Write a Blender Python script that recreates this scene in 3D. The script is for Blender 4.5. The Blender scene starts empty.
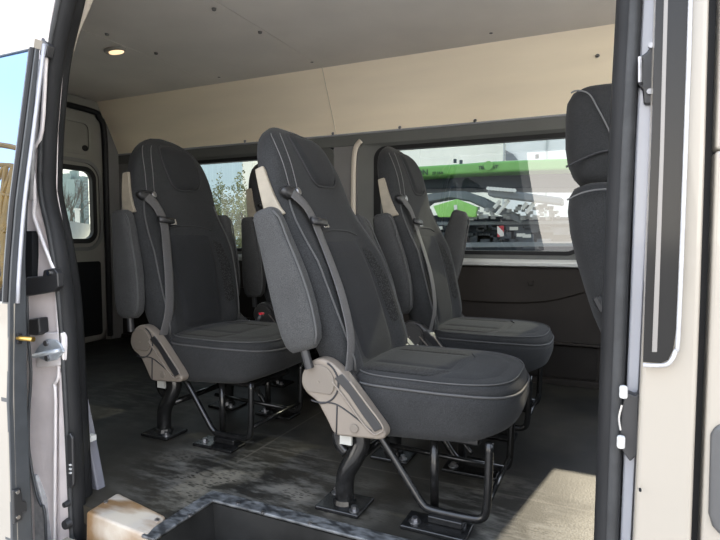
import bpy, math, random
from mathutils import Vector, Matrix
random.seed(7)
S = bpy.context.scene
COL = S.collection
R = math.radians

# ------------------------------------------------------------------ camera
CAM_H, YAW, PITCH, FPX = 0.74, R(25), R(-3.5), 540.0
FW = Vector((-math.sin(YAW)*math.cos(PITCH), math.cos(YAW)*math.cos(PITCH), math.sin(PITCH)))
RT = Vector((math.cos(YAW), math.sin(YAW), 0)); UP = RT.cross(FW)
CAM = Vector((0, 0, CAM_H))
cd = bpy.data.cameras.new('camera'); cam = bpy.data.objects.new('camera', cd); COL.objects.link(cam)
cam.location = CAM; cam.rotation_euler = (R(90)+PITCH, 0, YAW)
cd.sensor_width = 36; cd.lens = 27; cd.clip_start = 0.02; cd.clip_end = 500
S.camera = cam
def ray(px, py): return FW + RT*((px-360)/FPX) + UP*((270-py)/FPX)
def atY(px, py, Y): d = ray(px, py); return CAM + d*(Y/d.y)
def atX(px, py, X): d = ray(px, py); return CAM + d*(X/d.x)
def atZ(px, py, Z): d = ray(px, py); return CAM + d*((Z-CAM_H)/d.z)

# ------------------------------------------------------------------ materials
MATS = {}
def _nodes(name):
    m = bpy.data.materials.new(name); m.use_nodes = True
    nt = m.node_tree; b = nt.nodes['Principled BSDF']
    MATS[name] = m
    return m, nt, b
def setin(b, k, v):
    if k in b.inputs: b.inputs[k].default_value = v
def L(nt, a, b): nt.links.new(a, b)
def mat(name, col, rough=.6, metal=0, noise=0, nscale=40, bump=0, bscale=None, coat=0, spec=.5, col2=None, sheen=0, stretch=None, lo=.35, hi=.7):
    m, nt, b = _nodes(name)
    setin(b, 'Base Color', (*col, 1)); setin(b, 'Roughness', rough); setin(b, 'Metallic', metal)
    setin(b, 'Coat Weight', coat); setin(b, 'Specular IOR Level', spec); setin(b, 'Sheen Weight', sheen); setin(b, 'Sheen Roughness', .5)
    tc = nt.nodes.new('ShaderNodeTexCoord')
    vec = tc.outputs['Object']
    if stretch:
        mp = nt.nodes.new('ShaderNodeMapping'); mp.inputs['Scale'].default_value = stretch
        L(nt, vec, mp.inputs['Vector']); vec = mp.outputs['Vector']
    if noise or col2:
        n = nt.nodes.new('ShaderNodeTexNoise'); n.inputs['Scale'].default_value = nscale; n.inputs['Detail'].default_value = 6
        L(nt, vec, n.inputs['Vector'])
        r = nt.nodes.new('ShaderNodeValToRGB')
        c2 = col2 or tuple(max(0, c*(1-noise)) for c in col); c1 = col if col2 else tuple(min(1, c*(1+noise)) for c in col)
        r.color_ramp.elements[0].position = lo; r.color_ramp.elements[1].position = hi
        r.color_ramp.elements[0].color = (*c2, 1); r.color_ramp.elements[1].color = (*c1, 1)
        L(nt, n.outputs['Fac'], r.inputs['Fac']); L(nt, r.outputs['Color'], b.inputs['Base Color'])
    if bump:
        n2 = nt.nodes.new('ShaderNodeTexNoise'); n2.inputs['Scale'].default_value = bscale or nscale; n2.inputs['Detail'].default_value = 3
        L(nt, vec, n2.inputs['Vector'])
        bp = nt.nodes.new('ShaderNodeBump'); bp.inputs['Strength'].default_value = bump; bp.inputs['Distance'].default_value = .002
        L(nt, n2.outputs['Fac'], bp.inputs['Height']); L(nt, bp.outputs['Normal'], b.inputs['Normal'])
    return m
def mixrgb(nt, fac, a, b, mode='MIX'):
    n = nt.nodes.new('ShaderNodeMix'); n.data_type = 'RGBA'; n.blend_type = mode
    for sock, v in ((n.inputs[0], fac), (n.inputs[6], a), (n.inputs[7], b)):
        if hasattr(v, 'links'): L(nt, v, sock)
        elif isinstance(v, tuple): sock.default_value = (*v, 1)
        else: sock.default_value = v
    return n.outputs[2]
def math_(nt, op, a, b=None, c=None, clamp=False):
    n = nt.nodes.new('ShaderNodeMath'); n.operation = op; n.use_clamp = clamp
    for i, v in enumerate((a, b, c)):
        if v is None: continue
        if hasattr(v, 'links'): L(nt, v, n.inputs[i])
        else: n.inputs[i].default_value = v
    return n.outputs[0]
def ramp(nt, fac, stops):
    r = nt.nodes.new('ShaderNodeValToRGB'); e = r.color_ramp.elements
    while len(e) < len(stops): e.new(.5)
    for i, (p, c) in enumerate(stops): e[i].position = p; e[i].color = (*c, 1)
    L(nt, fac, r.inputs['Fac']); return r.outputs['Color']
def noise(nt, vec, scale, detail=5, rough=.55):
    n = nt.nodes.new('ShaderNodeTexNoise'); n.inputs['Scale'].default_value = scale
    n.inputs['Detail'].default_value = detail; n.inputs['Roughness'].default_value = rough
    L(nt, vec, n.inputs['Vector']); return n.outputs['Fac']

def fabric(name, col, weave=420, holes=False, light=None):
    m, nt, b = _nodes(name)
    tc = nt.nodes.new('ShaderNodeTexCoord'); v = tc.outputs['Object']
    f1 = noise(nt, v, weave, 2); f2 = noise(nt, v, 9, 4)
    c = ramp(nt, f1, [(.3, tuple(x*.62 for x in col)), (.7, tuple(x*1.45 for x in col))])
    c = mixrgb(nt, .5, c, ramp(nt, f2, [(.3, (.75, .75, .75)), (.75, (1.2, 1.2, 1.2))]), 'MULTIPLY')
    h = f1
    if holes:
        vo = nt.nodes.new('ShaderNodeTexVoronoi'); vo.inputs['Scale'].default_value = 210; L(nt, v, vo.inputs['Vector'])
        hm = ramp(nt, vo.outputs['Distance'], [(.22, (0, 0, 0)), (.5, (1, 1, 1))])
        c = mixrgb(nt, hm, tuple(x*1.9 for x in col), tuple(x*.6 for x in col)); h = vo.outputs['Distance']
    L(nt, c, b.inputs['Base Color'])
    setin(b, 'Roughness', .85); setin(b, 'Specular IOR Level', .12); setin(b, 'Sheen Weight', .05); setin(b, 'Sheen Roughness', .45)
    bp = nt.nodes.new('ShaderNodeBump'); bp.inputs['Strength'].default_value = .35; bp.inputs['Distance'].default_value = .0015
    L(nt, h, bp.inputs['Height']); L(nt, bp.outputs['Normal'], b.inputs['Normal'])
    return m
F_MAIN = fabric('seat_fabric', (.0235, .0243, .0252))
F_SIDE = fabric('seat_side_fabric', (.0235, .024, .0245), 500)
F_ARM = fabric('armrest_fabric_lit', (.045, .0455, .0455), 500)  # light falling on the armrests put into a paler fabric colour
F_PANEL = fabric('seat_panel_fabric', (.0175, .0182, .0195), 600)
F_MESH = fabric('seat_mesh_fabric', (.021, .021, .021), holes=True)
STITCH = mat('stitch_thread', (.10, .10, .10), .8)
PIPING = mat('dark_piping', (.018, .018, .02), .8)
PIPE_G = mat('grey_piping', (.055, .055, .055), .8)
SHIELD = mat('warm_grey_plastic', (.155, .132, .108), .55, bump=.1, bscale=500)
GUIDE = mat('pale_guide_plastic', (.225, .198, .152), .55, noise=.12, nscale=25)
SHIELD_SHADE = mat('shaded_cover_plastic', (.035, .034, .033), .45)  # shade between the seats put into a darker cover colour
SHIELD_D = mat('warm_grey_plastic_inset', (.125, .107, .088), .6, bump=.1, bscale=500)
BLACKP = mat('black_plastic', (.015, .015, .016), .45, bump=.08, bscale=300)
GLOSSB = mat('black_paint_metal', (.008, .008, .008), .26, noise=.4, nscale=60, coat=.1, spec=.35)
CHROME = mat('bright_steel', (.45, .45, .45), .25, 1)
STEEL = mat('worn_steel', (.27, .27, .28), .4, 1, noise=.25, nscale=60)
BRASS = mat('brass_pin', (.55, .36, .10), .35, 1)
WEB = mat('belt_webbing', (.12, .115, .115), .75, noise=.2, nscale=300, bump=.2, bscale=600)
WEBL = mat('belt_webbing_dark', (.07, .068, .068), .75, noise=.2, nscale=300)  # darker even tone of the webbing
RED = mat('red_button', (.65, .03, .05), .4)
WHITEP = mat('white_nylon', (.42, .42, .41), .4)
RUBBER = mat('rubber_seal', (.0135, .0138, .0145), .6, noise=.25, nscale=30, stretch=(1, 1, .2), spec=0.18)
RUBBER_L = mat('rubber_ridge_highlight', (.032, .033, .034), .55, noise=.2, nscale=30, spec=0.25)  # highlight along the seal put into a paler rubber colour
RUBBER_B = mat('black_rubber', (.012, .012, .013), .5, spec=0.25)
PAINT = mat('white_van_paint', (.245, .222, .186), .3, coat=.5, noise=.02, nscale=5)
PAINT_E = mat('white_van_paint_skylit', (.28, .285, .31), .3, coat=.35)  # cool sky reflection put into a second tone of the white paint
SILVER = mat('silver_body_paint', (.62, .565, .56), .42, .1, noise=.08, nscale=14, coat=.3)
SILVER_L = mat('bright_silver_paint', (.60, .565, .56), .4, .1)
STEELP = mat('zinc_plate', (.40, .43, .46), .4, .35, noise=.15, nscale=50)
SILVER_D = mat('grey_door_edge_paint', (.052, .056, .060), .45, .2, noise=.1, nscale=20)
SILVER_W = mat('frosted_silver_paint', (.34, .34, .345), .5, .2, noise=.2, nscale=45, bump=.4, bscale=30)
TRIMG = mat('grey_trim_plastic', (.17, .168, .168), .55, noise=.06, nscale=8)
LAVENDER = mat('grey_pillar_trim', (.13, .13, .15), .5, noise=.15, nscale=14, stretch=(1, 1, .3))
CREAM = mat('cream_handle_plastic', (.50, .45, .385), .5)
HEADL = mat('grey_headliner', (.72, .67, .61), .95, noise=.05, nscale=3, bump=.1, bscale=200, spec=.1)
PANELB = mat('beige_board', (.92, .80, .615), .6, noise=.07, nscale=2.2, stretch=(.4, 1, 2.5), bump=.05, bscale=30)
PANELR = mat('grey_rear_panel', (.25, .243, .22), .6, noise=.06, nscale=6)
LOWER = mat('dark_brown_grey_plastic', (.024, .0205, .018), .55, noise=.12, nscale=5, bump=.12, bscale=250, spec=0.1)
LOWER2 = mat('darker_kick_plastic', (.016, .014, .0125), .6, noise=.12, nscale=6, bump=.12, bscale=250, spec=0.1)
BANDG = mat('grey_window_band', (.105, .108, .104), .5, noise=.05, nscale=8, spec=0.25)
LEDGE = mat('silver_ledge_paint', (.50, .51, .49), .35, .2, noise=.08, nscale=5, stretch=(.3, 1, 1), coat=.3)
DARKREC = mat('black_recess', (.012, .013, .014), .7, spec=0.1)
STICK = mat('pale_sticker', (.33, .33, .31), .6)

def glass_mat(name, tint, refl, rcol=(1, 1, 1), rough=.0):
    m = bpy.data.materials.new(name); m.use_nodes = True; nt = m.node_tree; nt.nodes.clear()
    o = nt.nodes.new('ShaderNodeOutputMaterial'); t = nt.nodes.new('ShaderNodeBsdfTransparent'); g = nt.nodes.new('ShaderNodeBsdfGlossy')
    t.inputs['Color'].default_value = (*tint, 1); g.inputs['Color'].default_value = (*rcol, 1); g.inputs['Roughness'].default_value = rough
    mx = nt.nodes.new('ShaderNodeMixShader')
    fr = nt.nodes.new('ShaderNodeLayerWeight'); fr.inputs['Blend'].default_value = .3
    f = math_(nt, 'MULTIPLY_ADD', fr.outputs['Fresnel'], 1-refl, refl, True)
    L(nt, f, mx.inputs['Fac']); L(nt, t.outputs[0], mx.inputs[1]); L(nt, g.outputs[0], mx.inputs[2]); L(nt, mx.outputs[0], o.inputs['Surface'])
    return m
GLASS_T = glass_mat('tinted_glass', (.235, .262, .255), .05)
GLASS_R = glass_mat('rear_tinted_glass', (.26, .28, .26), .04)
GLASS_C = glass_mat('clear_glass', (.85, .88, .86), .04)
GLASS_M = glass_mat('sky_tinted_mirror_glass', (.03, .03, .035), .55, (.26, .40, .64))  # blue of the mirrored sky put into the reflection tint
GLASS_B = mat('black_glass', (.01, .01, .010), .12, spec=.22)

def sandy(name, c1, c2, sc, rough=.9):
    return mat(name, c1, rough, col2=c2, nscale=sc, bump=.4, bscale=sc*6, lo=.3, hi=.75)
GROUND = sandy('dusty_yard', (.60, .54, .46), (.46, .41, .35), .6)

def floor_material():
    m, nt, b = _nodes('dark_floor_mat')
    tc = nt.nodes.new('ShaderNodeTexCoord'); v = tc.outputs['Object']
    sx = nt.nodes.new('ShaderNodeSeparateXYZ'); L(nt, v, sx.inputs[0])
    x, y = sx.outputs['X'], sx.outputs['Y']
    base = ramp(nt, noise(nt, v, 4, 6), [(.3, (.0075, .0075, .0066)), (.75, (.018, .0168, .0140))])
    # dusty brown film, thicker towards the middle of the bay
    d1 = ramp(nt, noise(nt, v, 1.7, 5), [(.42, (0, 0, 0)), (.66, (1, 1, 1))])
    base = mixrgb(nt, math_(nt, 'MULTIPLY', d1, .55), base, (.05, .043, .031))
    # scuffed light dust
    mp = nt.nodes.new('ShaderNodeMapping'); mp.inputs['Rotation'].default_value = (0, 0, .5); mp.inputs['Scale'].default_value = (1, 3.2, 1); L(nt, v, mp.inputs['Vector'])
    d2 = ramp(nt, noise(nt, mp.outputs['Vector'], 7, 8, .7), [(.47, (0, 0, 0)), (.64, (1, 1, 1))])
    def blob(cx, cy, r):
        dx = math_(nt, 'SUBTRACT', x, cx); dy = math_(nt, 'SUBTRACT', y, cy)
        d = math_(nt, 'SQRT', math_(nt, 'ADD', math_(nt, 'MULTIPLY', dx, dx), math_(nt, 'MULTIPLY', dy, dy)))
        return math_(nt, 'SUBTRACT', 1.0, math_(nt, 'DIVIDE', d, r), None, True)
    bl = math_(nt, 'MAXIMUM', blob(-1.08, 1.32, .40), blob(-.80, 1.29, .30))
    bl = math_(nt, 'MAXIMUM', bl, blob(-.25, 1.45, .30))
    bl = math_(nt, 'MAXIMUM', bl, math_(nt, 'MULTIPLY', blob(-2.0, 1.9, .6), .6))
    k = math_(nt, 'MULTIPLY', d2, math_(nt, 'MULTIPLY', bl, 1.8, None, True))
    base = mixrgb(nt, math_(nt, 'MULTIPLY', k, .8), base, (.125, .12, .105))
    # sole tread prints
    ck = nt.nodes.new('ShaderNodeTexVoronoi'); ck.inputs['Scale'].default_value = 46; L(nt, mp.outputs['Vector'], ck.inputs['Vector'])
    tr = ramp(nt, ck.outputs['Distance'], [(.30, (0, 0, 0)), (.42, (1, 1, 1))])
    pr = ramp(nt, noise(nt, v, 5, 2), [(.55, (0, 0, 0)), (.62, (1, 1, 1))])
    base = mixrgb(nt, math_(nt, 'MULTIPLY', math_(nt, 'MULTIPLY', tr, pr), math_(nt, 'MULTIPLY', bl, .9, None, True)), base, (.13, .12, .10))
    # seams of the floor covering
    def line(c, at_, w):
        return math_(nt, 'LESS_THAN', math_(nt, 'ABSOLUTE', math_(nt, 'SUBTRACT', c, at_)), w)
    sm = math_(nt, 'MULTIPLY', line(y, 1.545, .0035), math_(nt, 'GREATER_THAN', x, -1.10))
    sm = math_(nt, 'MAXIMUM', sm, math_(nt, 'MULTIPLY', line(x, -1.10, .003), math_(nt, 'GREATER_THAN', y, 1.40)))
    base = mixrgb(nt, math_(nt, 'MULTIPLY', sm, .5), base, (.11, .10, .085))
    L(nt, base, b.inputs['Base Color'])
    setin(b, 'Specular IOR Level', .3)
    rr = nt.nodes.new('ShaderNodeMapRange'); L(nt, noise(nt, v, 6, 4), rr.inputs[0]); rr.inputs[3].default_value = .35; rr.inputs[4].default_value = .7
    L(nt, rr.outputs[0], b.inputs['Roughness'])
    bp = nt.nodes.new('ShaderNodeBump'); bp.inputs['Strength'].default_value = .25; bp.inputs['Distance'].default_value = .002
    L(nt, noise(nt, v, 160, 3), bp.inputs['Height']); L(nt, bp.outputs['Normal'], b.inputs['Normal'])
    return m
FLOORM = floor_material()
RIM = mat('scuffed_step_rim', (.016, .017, .018), .45, col2=(.12, .125, .128), nscale=34, lo=.30, hi=.62, stretch=(1, 2, 1), bump=.2, bscale=80)
WELL = mat('step_well_plastic', (.013, .013, .0125), .55, noise=.4, nscale=9, bump=.15, bscale=200, spec=0.2)
DIRTY = mat('mud_stained_sill_paint', (.36, .32, .265), .5, col2=(.17, .10, .045), nscale=6, lo=.40, hi=.60, stretch=(1, 3, 1), bump=.1, bscale=60)

# ------------------------------------------------------------------ mesh helpers
def link(name, verts, faces, m, parent=None, smooth=False, bevel=0, sub=0, seg=2, edges=()):
    me = bpy.data.meshes.new(name); me.from_pydata([tuple(v) for v in verts], list(edges), [tuple(f) for f in faces]); me.validate(); me.update()
    if m: me.materials.append(m)
    import bmesh
    bm = bmesh.new(); bm.from_mesh(me); bmesh.ops.recalc_face_normals(bm, faces=bm.faces); bm.to_mesh(me); bm.free()
    o = bpy.data.objects.new(name, me); COL.objects.link(o)
    if parent: o.parent = parent
    if smooth:
        for p in me.polygons: p.use_smooth = True
    if bevel:
        b = o.modifiers.new('bevel', 'BEVEL'); b.width = bevel; b.segments = seg; b.limit_method = 'ANGLE'; b.angle_limit = R(35)
        for p in me.polygons: p.use_smooth = True
        try: b.harden_normals = True
        except Exception: pass
    if sub:
        s = o.modifiers.new('sub', 'SUBSURF'); s.levels = sub; s.render_levels = sub
    return o
class MB:
    def __init__(s): s.v = []; s.f = []
    def add(s, v, f):
        k = len(s.v); s.v += [Vector(p) for p in v]; s.f += [tuple(i+k for i in q) for q in f]; return s
    def box(s, x0, x1, y0, y1, z0, z1):
        return s.add([(x, y, z) for x in (x0, x1) for y in (y0, y1) for z in (z0, z1)],
                     [(0, 1, 3, 2), (4, 6, 7, 5), (0, 4, 5, 1), (2, 3, 7, 6), (0, 2, 6, 4), (1, 5, 7, 3)])
    def hexa(s, a, b):   # two quads
        return s.add(list(a)+list(b), [(0, 1, 2, 3), (4, 7, 6, 5)]+[(i, (i+1) % 4+0, (i+1) % 4+4, i+4) for i in range(4)])
    def tube(s, path, r, n=10, ry=None, cap=True, up=None, closed=False):
        P = [Vector(p) for p in path]; N = len(P); ry = ry or r
        rr = r if isinstance(r, (list, tuple)) else [r]*N
        ryy = ry if isinstance(ry, (list, tuple)) else [ry]*N
        prev = None; rings = []
        for i in range(N):
            if closed: t = P[(i+1) % N]-P[i-1]
            else: t = P[min(i+1, N-1)]-P[max(i-1, 0)]
            t.normalize()
            if prev is None:
                u = Vector(up) if up else Vector((0, 0, 1))
                if abs(u.dot(t)) > .95: u = Vector((1, 0, 0)) if abs(t.x) < .9 else Vector((0, 1, 0))
            else: u = prev
            if up: u = Vector(up)
            u = (u-t*u.dot(t)).normalized(); prev = u; w = t.cross(u)
            rings.append([P[i]+w*(math.cos(a)*rr[i])+u*(math.sin(a)*ryy[i]) for a in [2*math.pi*j/n for j in range(n)]])
        return s.loft(rings, cap and not closed, closed)
    def loft(s, rings, cap=True, closed=False):
        n = len(rings[0]); v = [p for r_ in rings for p in r_]; f = []
        m = len(rings)
        for i in range(m if closed else m-1):
            for j in range(n):
                a, b2 = i*n, ((i+1) % m)*n
                f.append((a+j, a+(j+1) % n, b2+(j+1) % n, b2+j))
        if cap: f.append(tuple(range(n-1, -1, -1))); f.append(tuple((m-1)*n+j for j in range(n)))
        return s.add(v, f)
    def prism(s, poly, vec):
        n = len(poly); vec = Vector(vec)
        return s.add([Vector(p) for p in poly]+[Vector(p)+vec for p in poly],
                     [tuple(range(n)), tuple(range(2*n-1, n-1, -1))]+[(i, (i+1) % n, (i+1) % n+n, i+n) for i in range(n)])
    def cyl(s, c, axis, r, h, n=20, r2=None):
        c = Vector(c); a = Vector(axis).normalized()
        return s.tube([c, c+a*h], [r, r if r2 is None else r2], n)
    def ribbon(s, A, B, vec):
        n = len(A); vec = Vector(vec)
        v = [Vector(p) for p in A]+[Vector(p) for p in B]+[Vector(p)+vec for p in A]+[Vector(p)+vec for p in B]
        f = []
        for i in range(n-1):
            f += [(i, i+1, n+i+1, n+i), (2*n+i, 3*n+i, 3*n+i+1, 2*n+i+1), (i, 2*n+i, 2*n+i+1, i+1), (n+i, n+i+1, 3*n+i+1, 3*n+i)]
        f += [(0, n, 3*n, 2*n), (n-1, 3*n-1, 4*n-1, 2*n-1)]
        return s.add(v, f)
    def build(s, name, m, parent=None, **k): return link(name, s.v, s.f, m, parent, **k)
def smoothpath(P, k=6):
    P = [Vector(p) for p in P]; out = []
    for i in range(len(P)-1):
        p0, p1, p2, p3 = P[max(i-1, 0)], P[i], P[i+1], P[min(i+2, len(P)-1)]
        for j in range(k):
            t = j/k
            out.append(.5*((2*p1)+(p2-p0)*t+(2*p0-5*p1+4*p2-p3)*t*t+(3*p1-p0-3*p2+p3)*t**3))
    out.append(P[-1]); return out
def lerp(tab, t):
    if t <= tab[0][0]: return tab[0][1]
    for (a, u), (b, v) in zip(tab, tab[1:]):
        if t <= b:
            k = (t-a)/(b-a); return u+(v-u)*k
    return tab[-1][1]
def slerp(tab, t):   # smooth (catmull) interpolation of a table
    n = len(tab)
    if t <= tab[0][0]: return tab[0][1]
    if t >= tab[-1][0]: return tab[-1][1]
    for i in range(n-1):
        if t <= tab[i+1][0]:
            x0, y0 = tab[i]; x1, y1 = tab[i+1]; k = (t-x0)/(x1-x0); h = x1-x0
            m0 = (y1-tab[i-1][1])/(x1-tab[i-1][0]) if i > 0 else (y1-y0)/h
            m1 = (tab[i+2][1]-y0)/(tab[i+2][0]-x0) if i+2 < n else (y1-y0)/h
            return (2*k**3-3*k*k+1)*y0+(k**3-2*k*k+k)*h*m0+(-2*k**3+3*k*k)*y1+(k**3-k*k)*h*m1
def empty(name, loc, label=None, cat=None, group=None, rz=0):
    o = bpy.data.objects.new(name, None); COL.objects.link(o); o.location = loc; o.rotation_euler = (0, 0, rz); o.empty_display_size = .05
    tag(o, label, cat, group); return o
def tag(o, label=None, cat=None, group=None, kind=None):
    if label: o['label'] = label
    if cat: o['category'] = cat
    if group: o['group'] = group
    if kind: o['kind'] = kind
    return o
def struct(o): o['kind'] = 'structure'; return o
KIDS = {}
def kids(o): return [c for c in COL.objects if c.parent == o]
def copy_tree(o, parent=None):
    c = o.copy(); COL.objects.link(c); c.parent = parent
    for ch in kids(o): copy_tree(ch, c)
    return c
def rrect(x0, x1, z0, z1, r, n=6):
    pts = []
    for cx, cz, a0 in ((x1-r, z1-r, 0), (x0+r, z1-r, 90), (x0+r, z0+r, 180), (x1-r, z0+r, 270)):
        for i in range(n+1):
            a = R(a0+90*i/n); pts.append((cx+r*math.cos(a), cz+r*math.sin(a)))
    return pts
def sgn(x): return -1 if x < 0 else 1

# ------------------------------------------------------------------ van shell
W_FAR = 2.85           # inner face of the far side
XR = -3.27             # inner face of the rear
ZC = 1.675             # ceiling
YT = 2.68              # where the leaning upper wall meets the ceiling

# floor with step well cut out of it
b = MB()
b.box(XR-.05, 1.5, 1.19, 2.93, -.05, 0)
b.box(XR-.05, -1.025, .99, 1.19, -.05, 0)
b.box(-.02, 1.5, .99, 1.19, -.05, 0)
fl = struct(b.build('floor', FLOORM))
# step well
b = MB()
b.add([(-.99, 1.152, 0), (-.02, 1.152, 0), (-.02, 1.13, -.27), (-.95, 1.13, -.27)], [(0, 1, 2, 3)])
b.add([(-.99, .93, 0), (-.99, 1.152, 0), (-.95, 1.13, -.27), (-.95, .93, -.27)], [(0, 1, 2, 3)])
b.box(-.97, 0, .91, 1.135, -.30, -.27)
b.box(-.045, -.02, .91, 1.19, -.3, 0)
sw = struct(b.build('trim_1', WELL)); 
b = MB()
b.prism([(-1.03, .935, .002), (-1.03, 1.197, .002), (-.02, 1.197, .002), (-.02, 1.15, .002), (-.987, 1.15, .002), (-.987, .935, .002)], (0, 0, .009))
rim = b.build('step_rim', RIM, sw, bevel=.004); rim['label'] = 'scuffed grey rim around the step well'
b = MB()
for px, py in ((238, 503), (263, 512), (310, 523), (190, 515)):
    c = atZ(px, py, .012); b.cyl((c.x, c.y, .01), (0, 0, 1), .006, .004, 8)
b.build('rim_screw', STEEL, sw)
# dirty painted sill block at the rear end of the step
b = MB()
top = [atZ(86, 516, .0), atZ(118, 496, .0), atZ(166, 520, .0), atZ(148, 541, .0)]
top = [Vector((p.x, p.y, .012)) for p in top]
bot = [Vector((p.x+(.03 if i in (2, 3) else -.02), p.y, -.3)) for i, p in enumerate(top)]
b.hexa(top, bot)
sill = struct(b.build('trim_2', DIRTY, bevel=.008))
b = MB()
for px, py in ((106, 502), (157, 520)):
    c = atZ(px, py, .013); b.cyl((c.x, c.y, .012), (0, 0, 1), .006, .004, 8)
b.build('sill_screw', STEEL, sill)

# far side: lower liner, pillars, window bands, leaning upper board
b = MB()
b.box(XR, 0.02, W_FAR, W_FAR+.07, 0, .60)
wl = struct(b.build('wall_left', LOWER))
def wallpart(name, mm, boxes=(), label=None, parent=None, **k):
    q = MB()
    for bx in boxes: q.box(*bx)
    o = q.build(name, mm, parent or wl, **k)
    if label: o['label'] = label
    return o
WIN = [(-1.335, -.125), (-2.78, -1.50)]       # window cut-outs in the far side
Z0, Z1 = .625, 1.265
wallpart('pillar_panel', TRIMG, [(-1.50, -1.335, W_FAR, W_FAR+.07, .58, 1.335), (-.125, .02, W_FAR, W_FAR+.07, .58, 1.335), (XR, -2.78, W_FAR, W_FAR+.07, .58, 1.335)], 'grey metal window pillar')
wallpart('window_band', BANDG, [(XR, .02, W_FAR-.004, W_FAR+.07, Z1, 1.33)], 'grey band above the side windows', bevel=.006)
wallpart('sill_base', RUBBER_B, [(XR, .02, W_FAR+.0, W_FAR+.07, .60, Z0)])
q = MB(); q.tube([(XR, W_FAR-.003, 1.334), (.02, W_FAR-.003, 1.334)], .006, 8); q.build('edge_strip', PAINT_E, wl)['label'] = 'thin bright strip under the beige board'
# silver ledge
q = MB(); q.loft([[(x, W_FAR+.02, .628), (x, W_FAR-.022, .626), (x, W_FAR-.034, .612), (x, W_FAR-.030, .592), (x, W_FAR+.02, .584)] for x in (XR, .02)])
q.build('window_ledge', LEDGE, wl, smooth=False, bevel=.004)['label'] = 'silver painted ledge under the windows'
# liner mouldings
q = MB()
cv = [(-3.2, .42), (-1.2, .405), (-.7, .398), (-.45, .400), (-.3, .415), (-.2, .44), (-.1, .475), (0, .52)]
cv = [(p.x, p.z) for p in smoothpath([(x, 0, z) for x, z in cv], 6)]
A = [(x, W_FAR-.018, z) for x, z in cv]; B = [(x, W_FAR-.018, .583) for x, z in cv]
A = [a for a in A]; q.ribbon(A, [(x, W_FAR-.014, max(z+.001, .583)) for x, _, z in A], (0, .03, 0))
q.build('liner_upper', LOWER, wl, bevel=.008)
q = MB(); q.box(XR, .02, W_FAR-.03, W_FAR+.02, .205, .218); q.box(XR, .02, W_FAR-.022, W_FAR, .0, .03)
q.build('liner_ledge', LOWER, wl, bevel=.004)
q = MB(); q.box(-.48, -.05, W_FAR-.006, W_FAR+.02, .035, .2); q.build('kick_panel', LOWER2, wl, bevel=.006)
q = MB(); c = atY(531, 283, W_FAR-.02); q.box(c.x-.012, c.x+.012, W_FAR-.026, W_FAR, c.z-.014, c.z+.012)
q.build('liner_clip', LOWER, wl, bevel=.003)
# leaning upper board in two lengths
def board(x0, x1):
    q = MB(); q.hexa([(x0, W_FAR, 1.335), (x1, W_FAR, 1.335), (x1, W_FAR+.05, 1.335), (x0, W_FAR+.05, 1.335)],
                     [(x0, YT, ZC+.01), (x1, YT, ZC+.01), (x1, YT+.05, ZC+.01), (x0, YT+.05, ZC+.01)])
    o = q.build('upper_board', PANELB, wl); o['label'] = 'beige upper wall board'; return o
board(XR, -1.481); board(-1.481, 1.0)
def up_pt(x, f, off=.004):
    return Vector((x, W_FAR+(YT-W_FAR)*f-off, 1.335+(ZC-1.335)*f))
q = MB(); q.tube([up_pt(-1.481, f, .0005) for f in (0, .5, 1)], .0028, 6); q.build('board_seam', mat('board_joint', (.62, .55, .44), .7), wl)
q = MB()
for px, py in ((332, 134), (474.5, 120.5), (399, 127), (244, 141), (598, 62)):
    p = atY(px, py, W_FAR-.02); f = max(.03, (p.z-1.335)/(ZC-1.335)); c = up_pt(p.x, f)
    q.cyl(c, (0, -1, .2), .0095, .006, 12, .006)
q.build('board_rivet', STEEL, wl)['label'] = 'round rivets holding the beige board'

# ceiling with seams and clips
b = MB()
for xa, xb in ((XR-.05, -2.236), (-2.232, -1.482), (-1.478, 1.0)):
    n = 8; top = []
    for i in range(n+1):
        y = 1.0+(YT+.06-1.0)*i/n; top.append((y, ZC+.018*math.sin(math.pi*i/n)))
    b.ribbon([(xa, y, z) for y, z in top], [(xb, y, z) for y, z in top], (0, 0, .03))
ce = struct(b.build('ceiling', HEADL))
q = MB()
for px, py in ((312, 62), (260, 33), (214, 10), (219, 77), (156, 54), (107, 35), (491, 33)):
    c = atZ(px, py, ZC+.006); q.cyl((c.x, c.y, ZC+.012), (0, 0, -1), .010, .008, 12, .008)
q.build('ceiling_clip', mat('grey_clip', (.10, .095, .09), .6), ce)
# roof skin over it
b = MB(); b.box(XR-.12, 1.0, .98, 2.8, ZC+.06, ZC+.10); struct(b.build('trim_3', PAINT))
# dome lamp
c = atZ(115, 50, ZC+.012)
dl = empty('ceiling_light', (c.x, c.y, ZC+.012), 'small oval dome lamp glowing warm in the grey ceiling', 'lamp')
q = MB()
q.loft([[(.07*s*math.cos(a), .035*s*math.sin(a), z) for a in [2*math.pi*i/20 for i in range(20)]] for s, z in ((1, .004), (1, -.006), (.85, -.012), (.8, -.010))])
q.build('lamp_bezel', mat('lamp_bezel_plastic', (.35, .33, .30), .5), dl, smooth=True)
em, nt, bb = _nodes('warm_lamp_lens'); setin(bb, 'Base Color', (.9, .7, .5, 1)); setin(bb, 'Emission Color', (1, .72, .42, 1)); setin(bb, 'Emission Strength', .45)
q = MB(); q.loft([[(.05*s*math.cos(a)+.01, .022*s*math.sin(a), z) for a in [2*math.pi*i/16 for i in range(16)]] for s, z in ((1, -.009), (.9, -.017), (.5, -.020))])
q.build('lamp_lens', em, dl, smooth=True)

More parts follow.
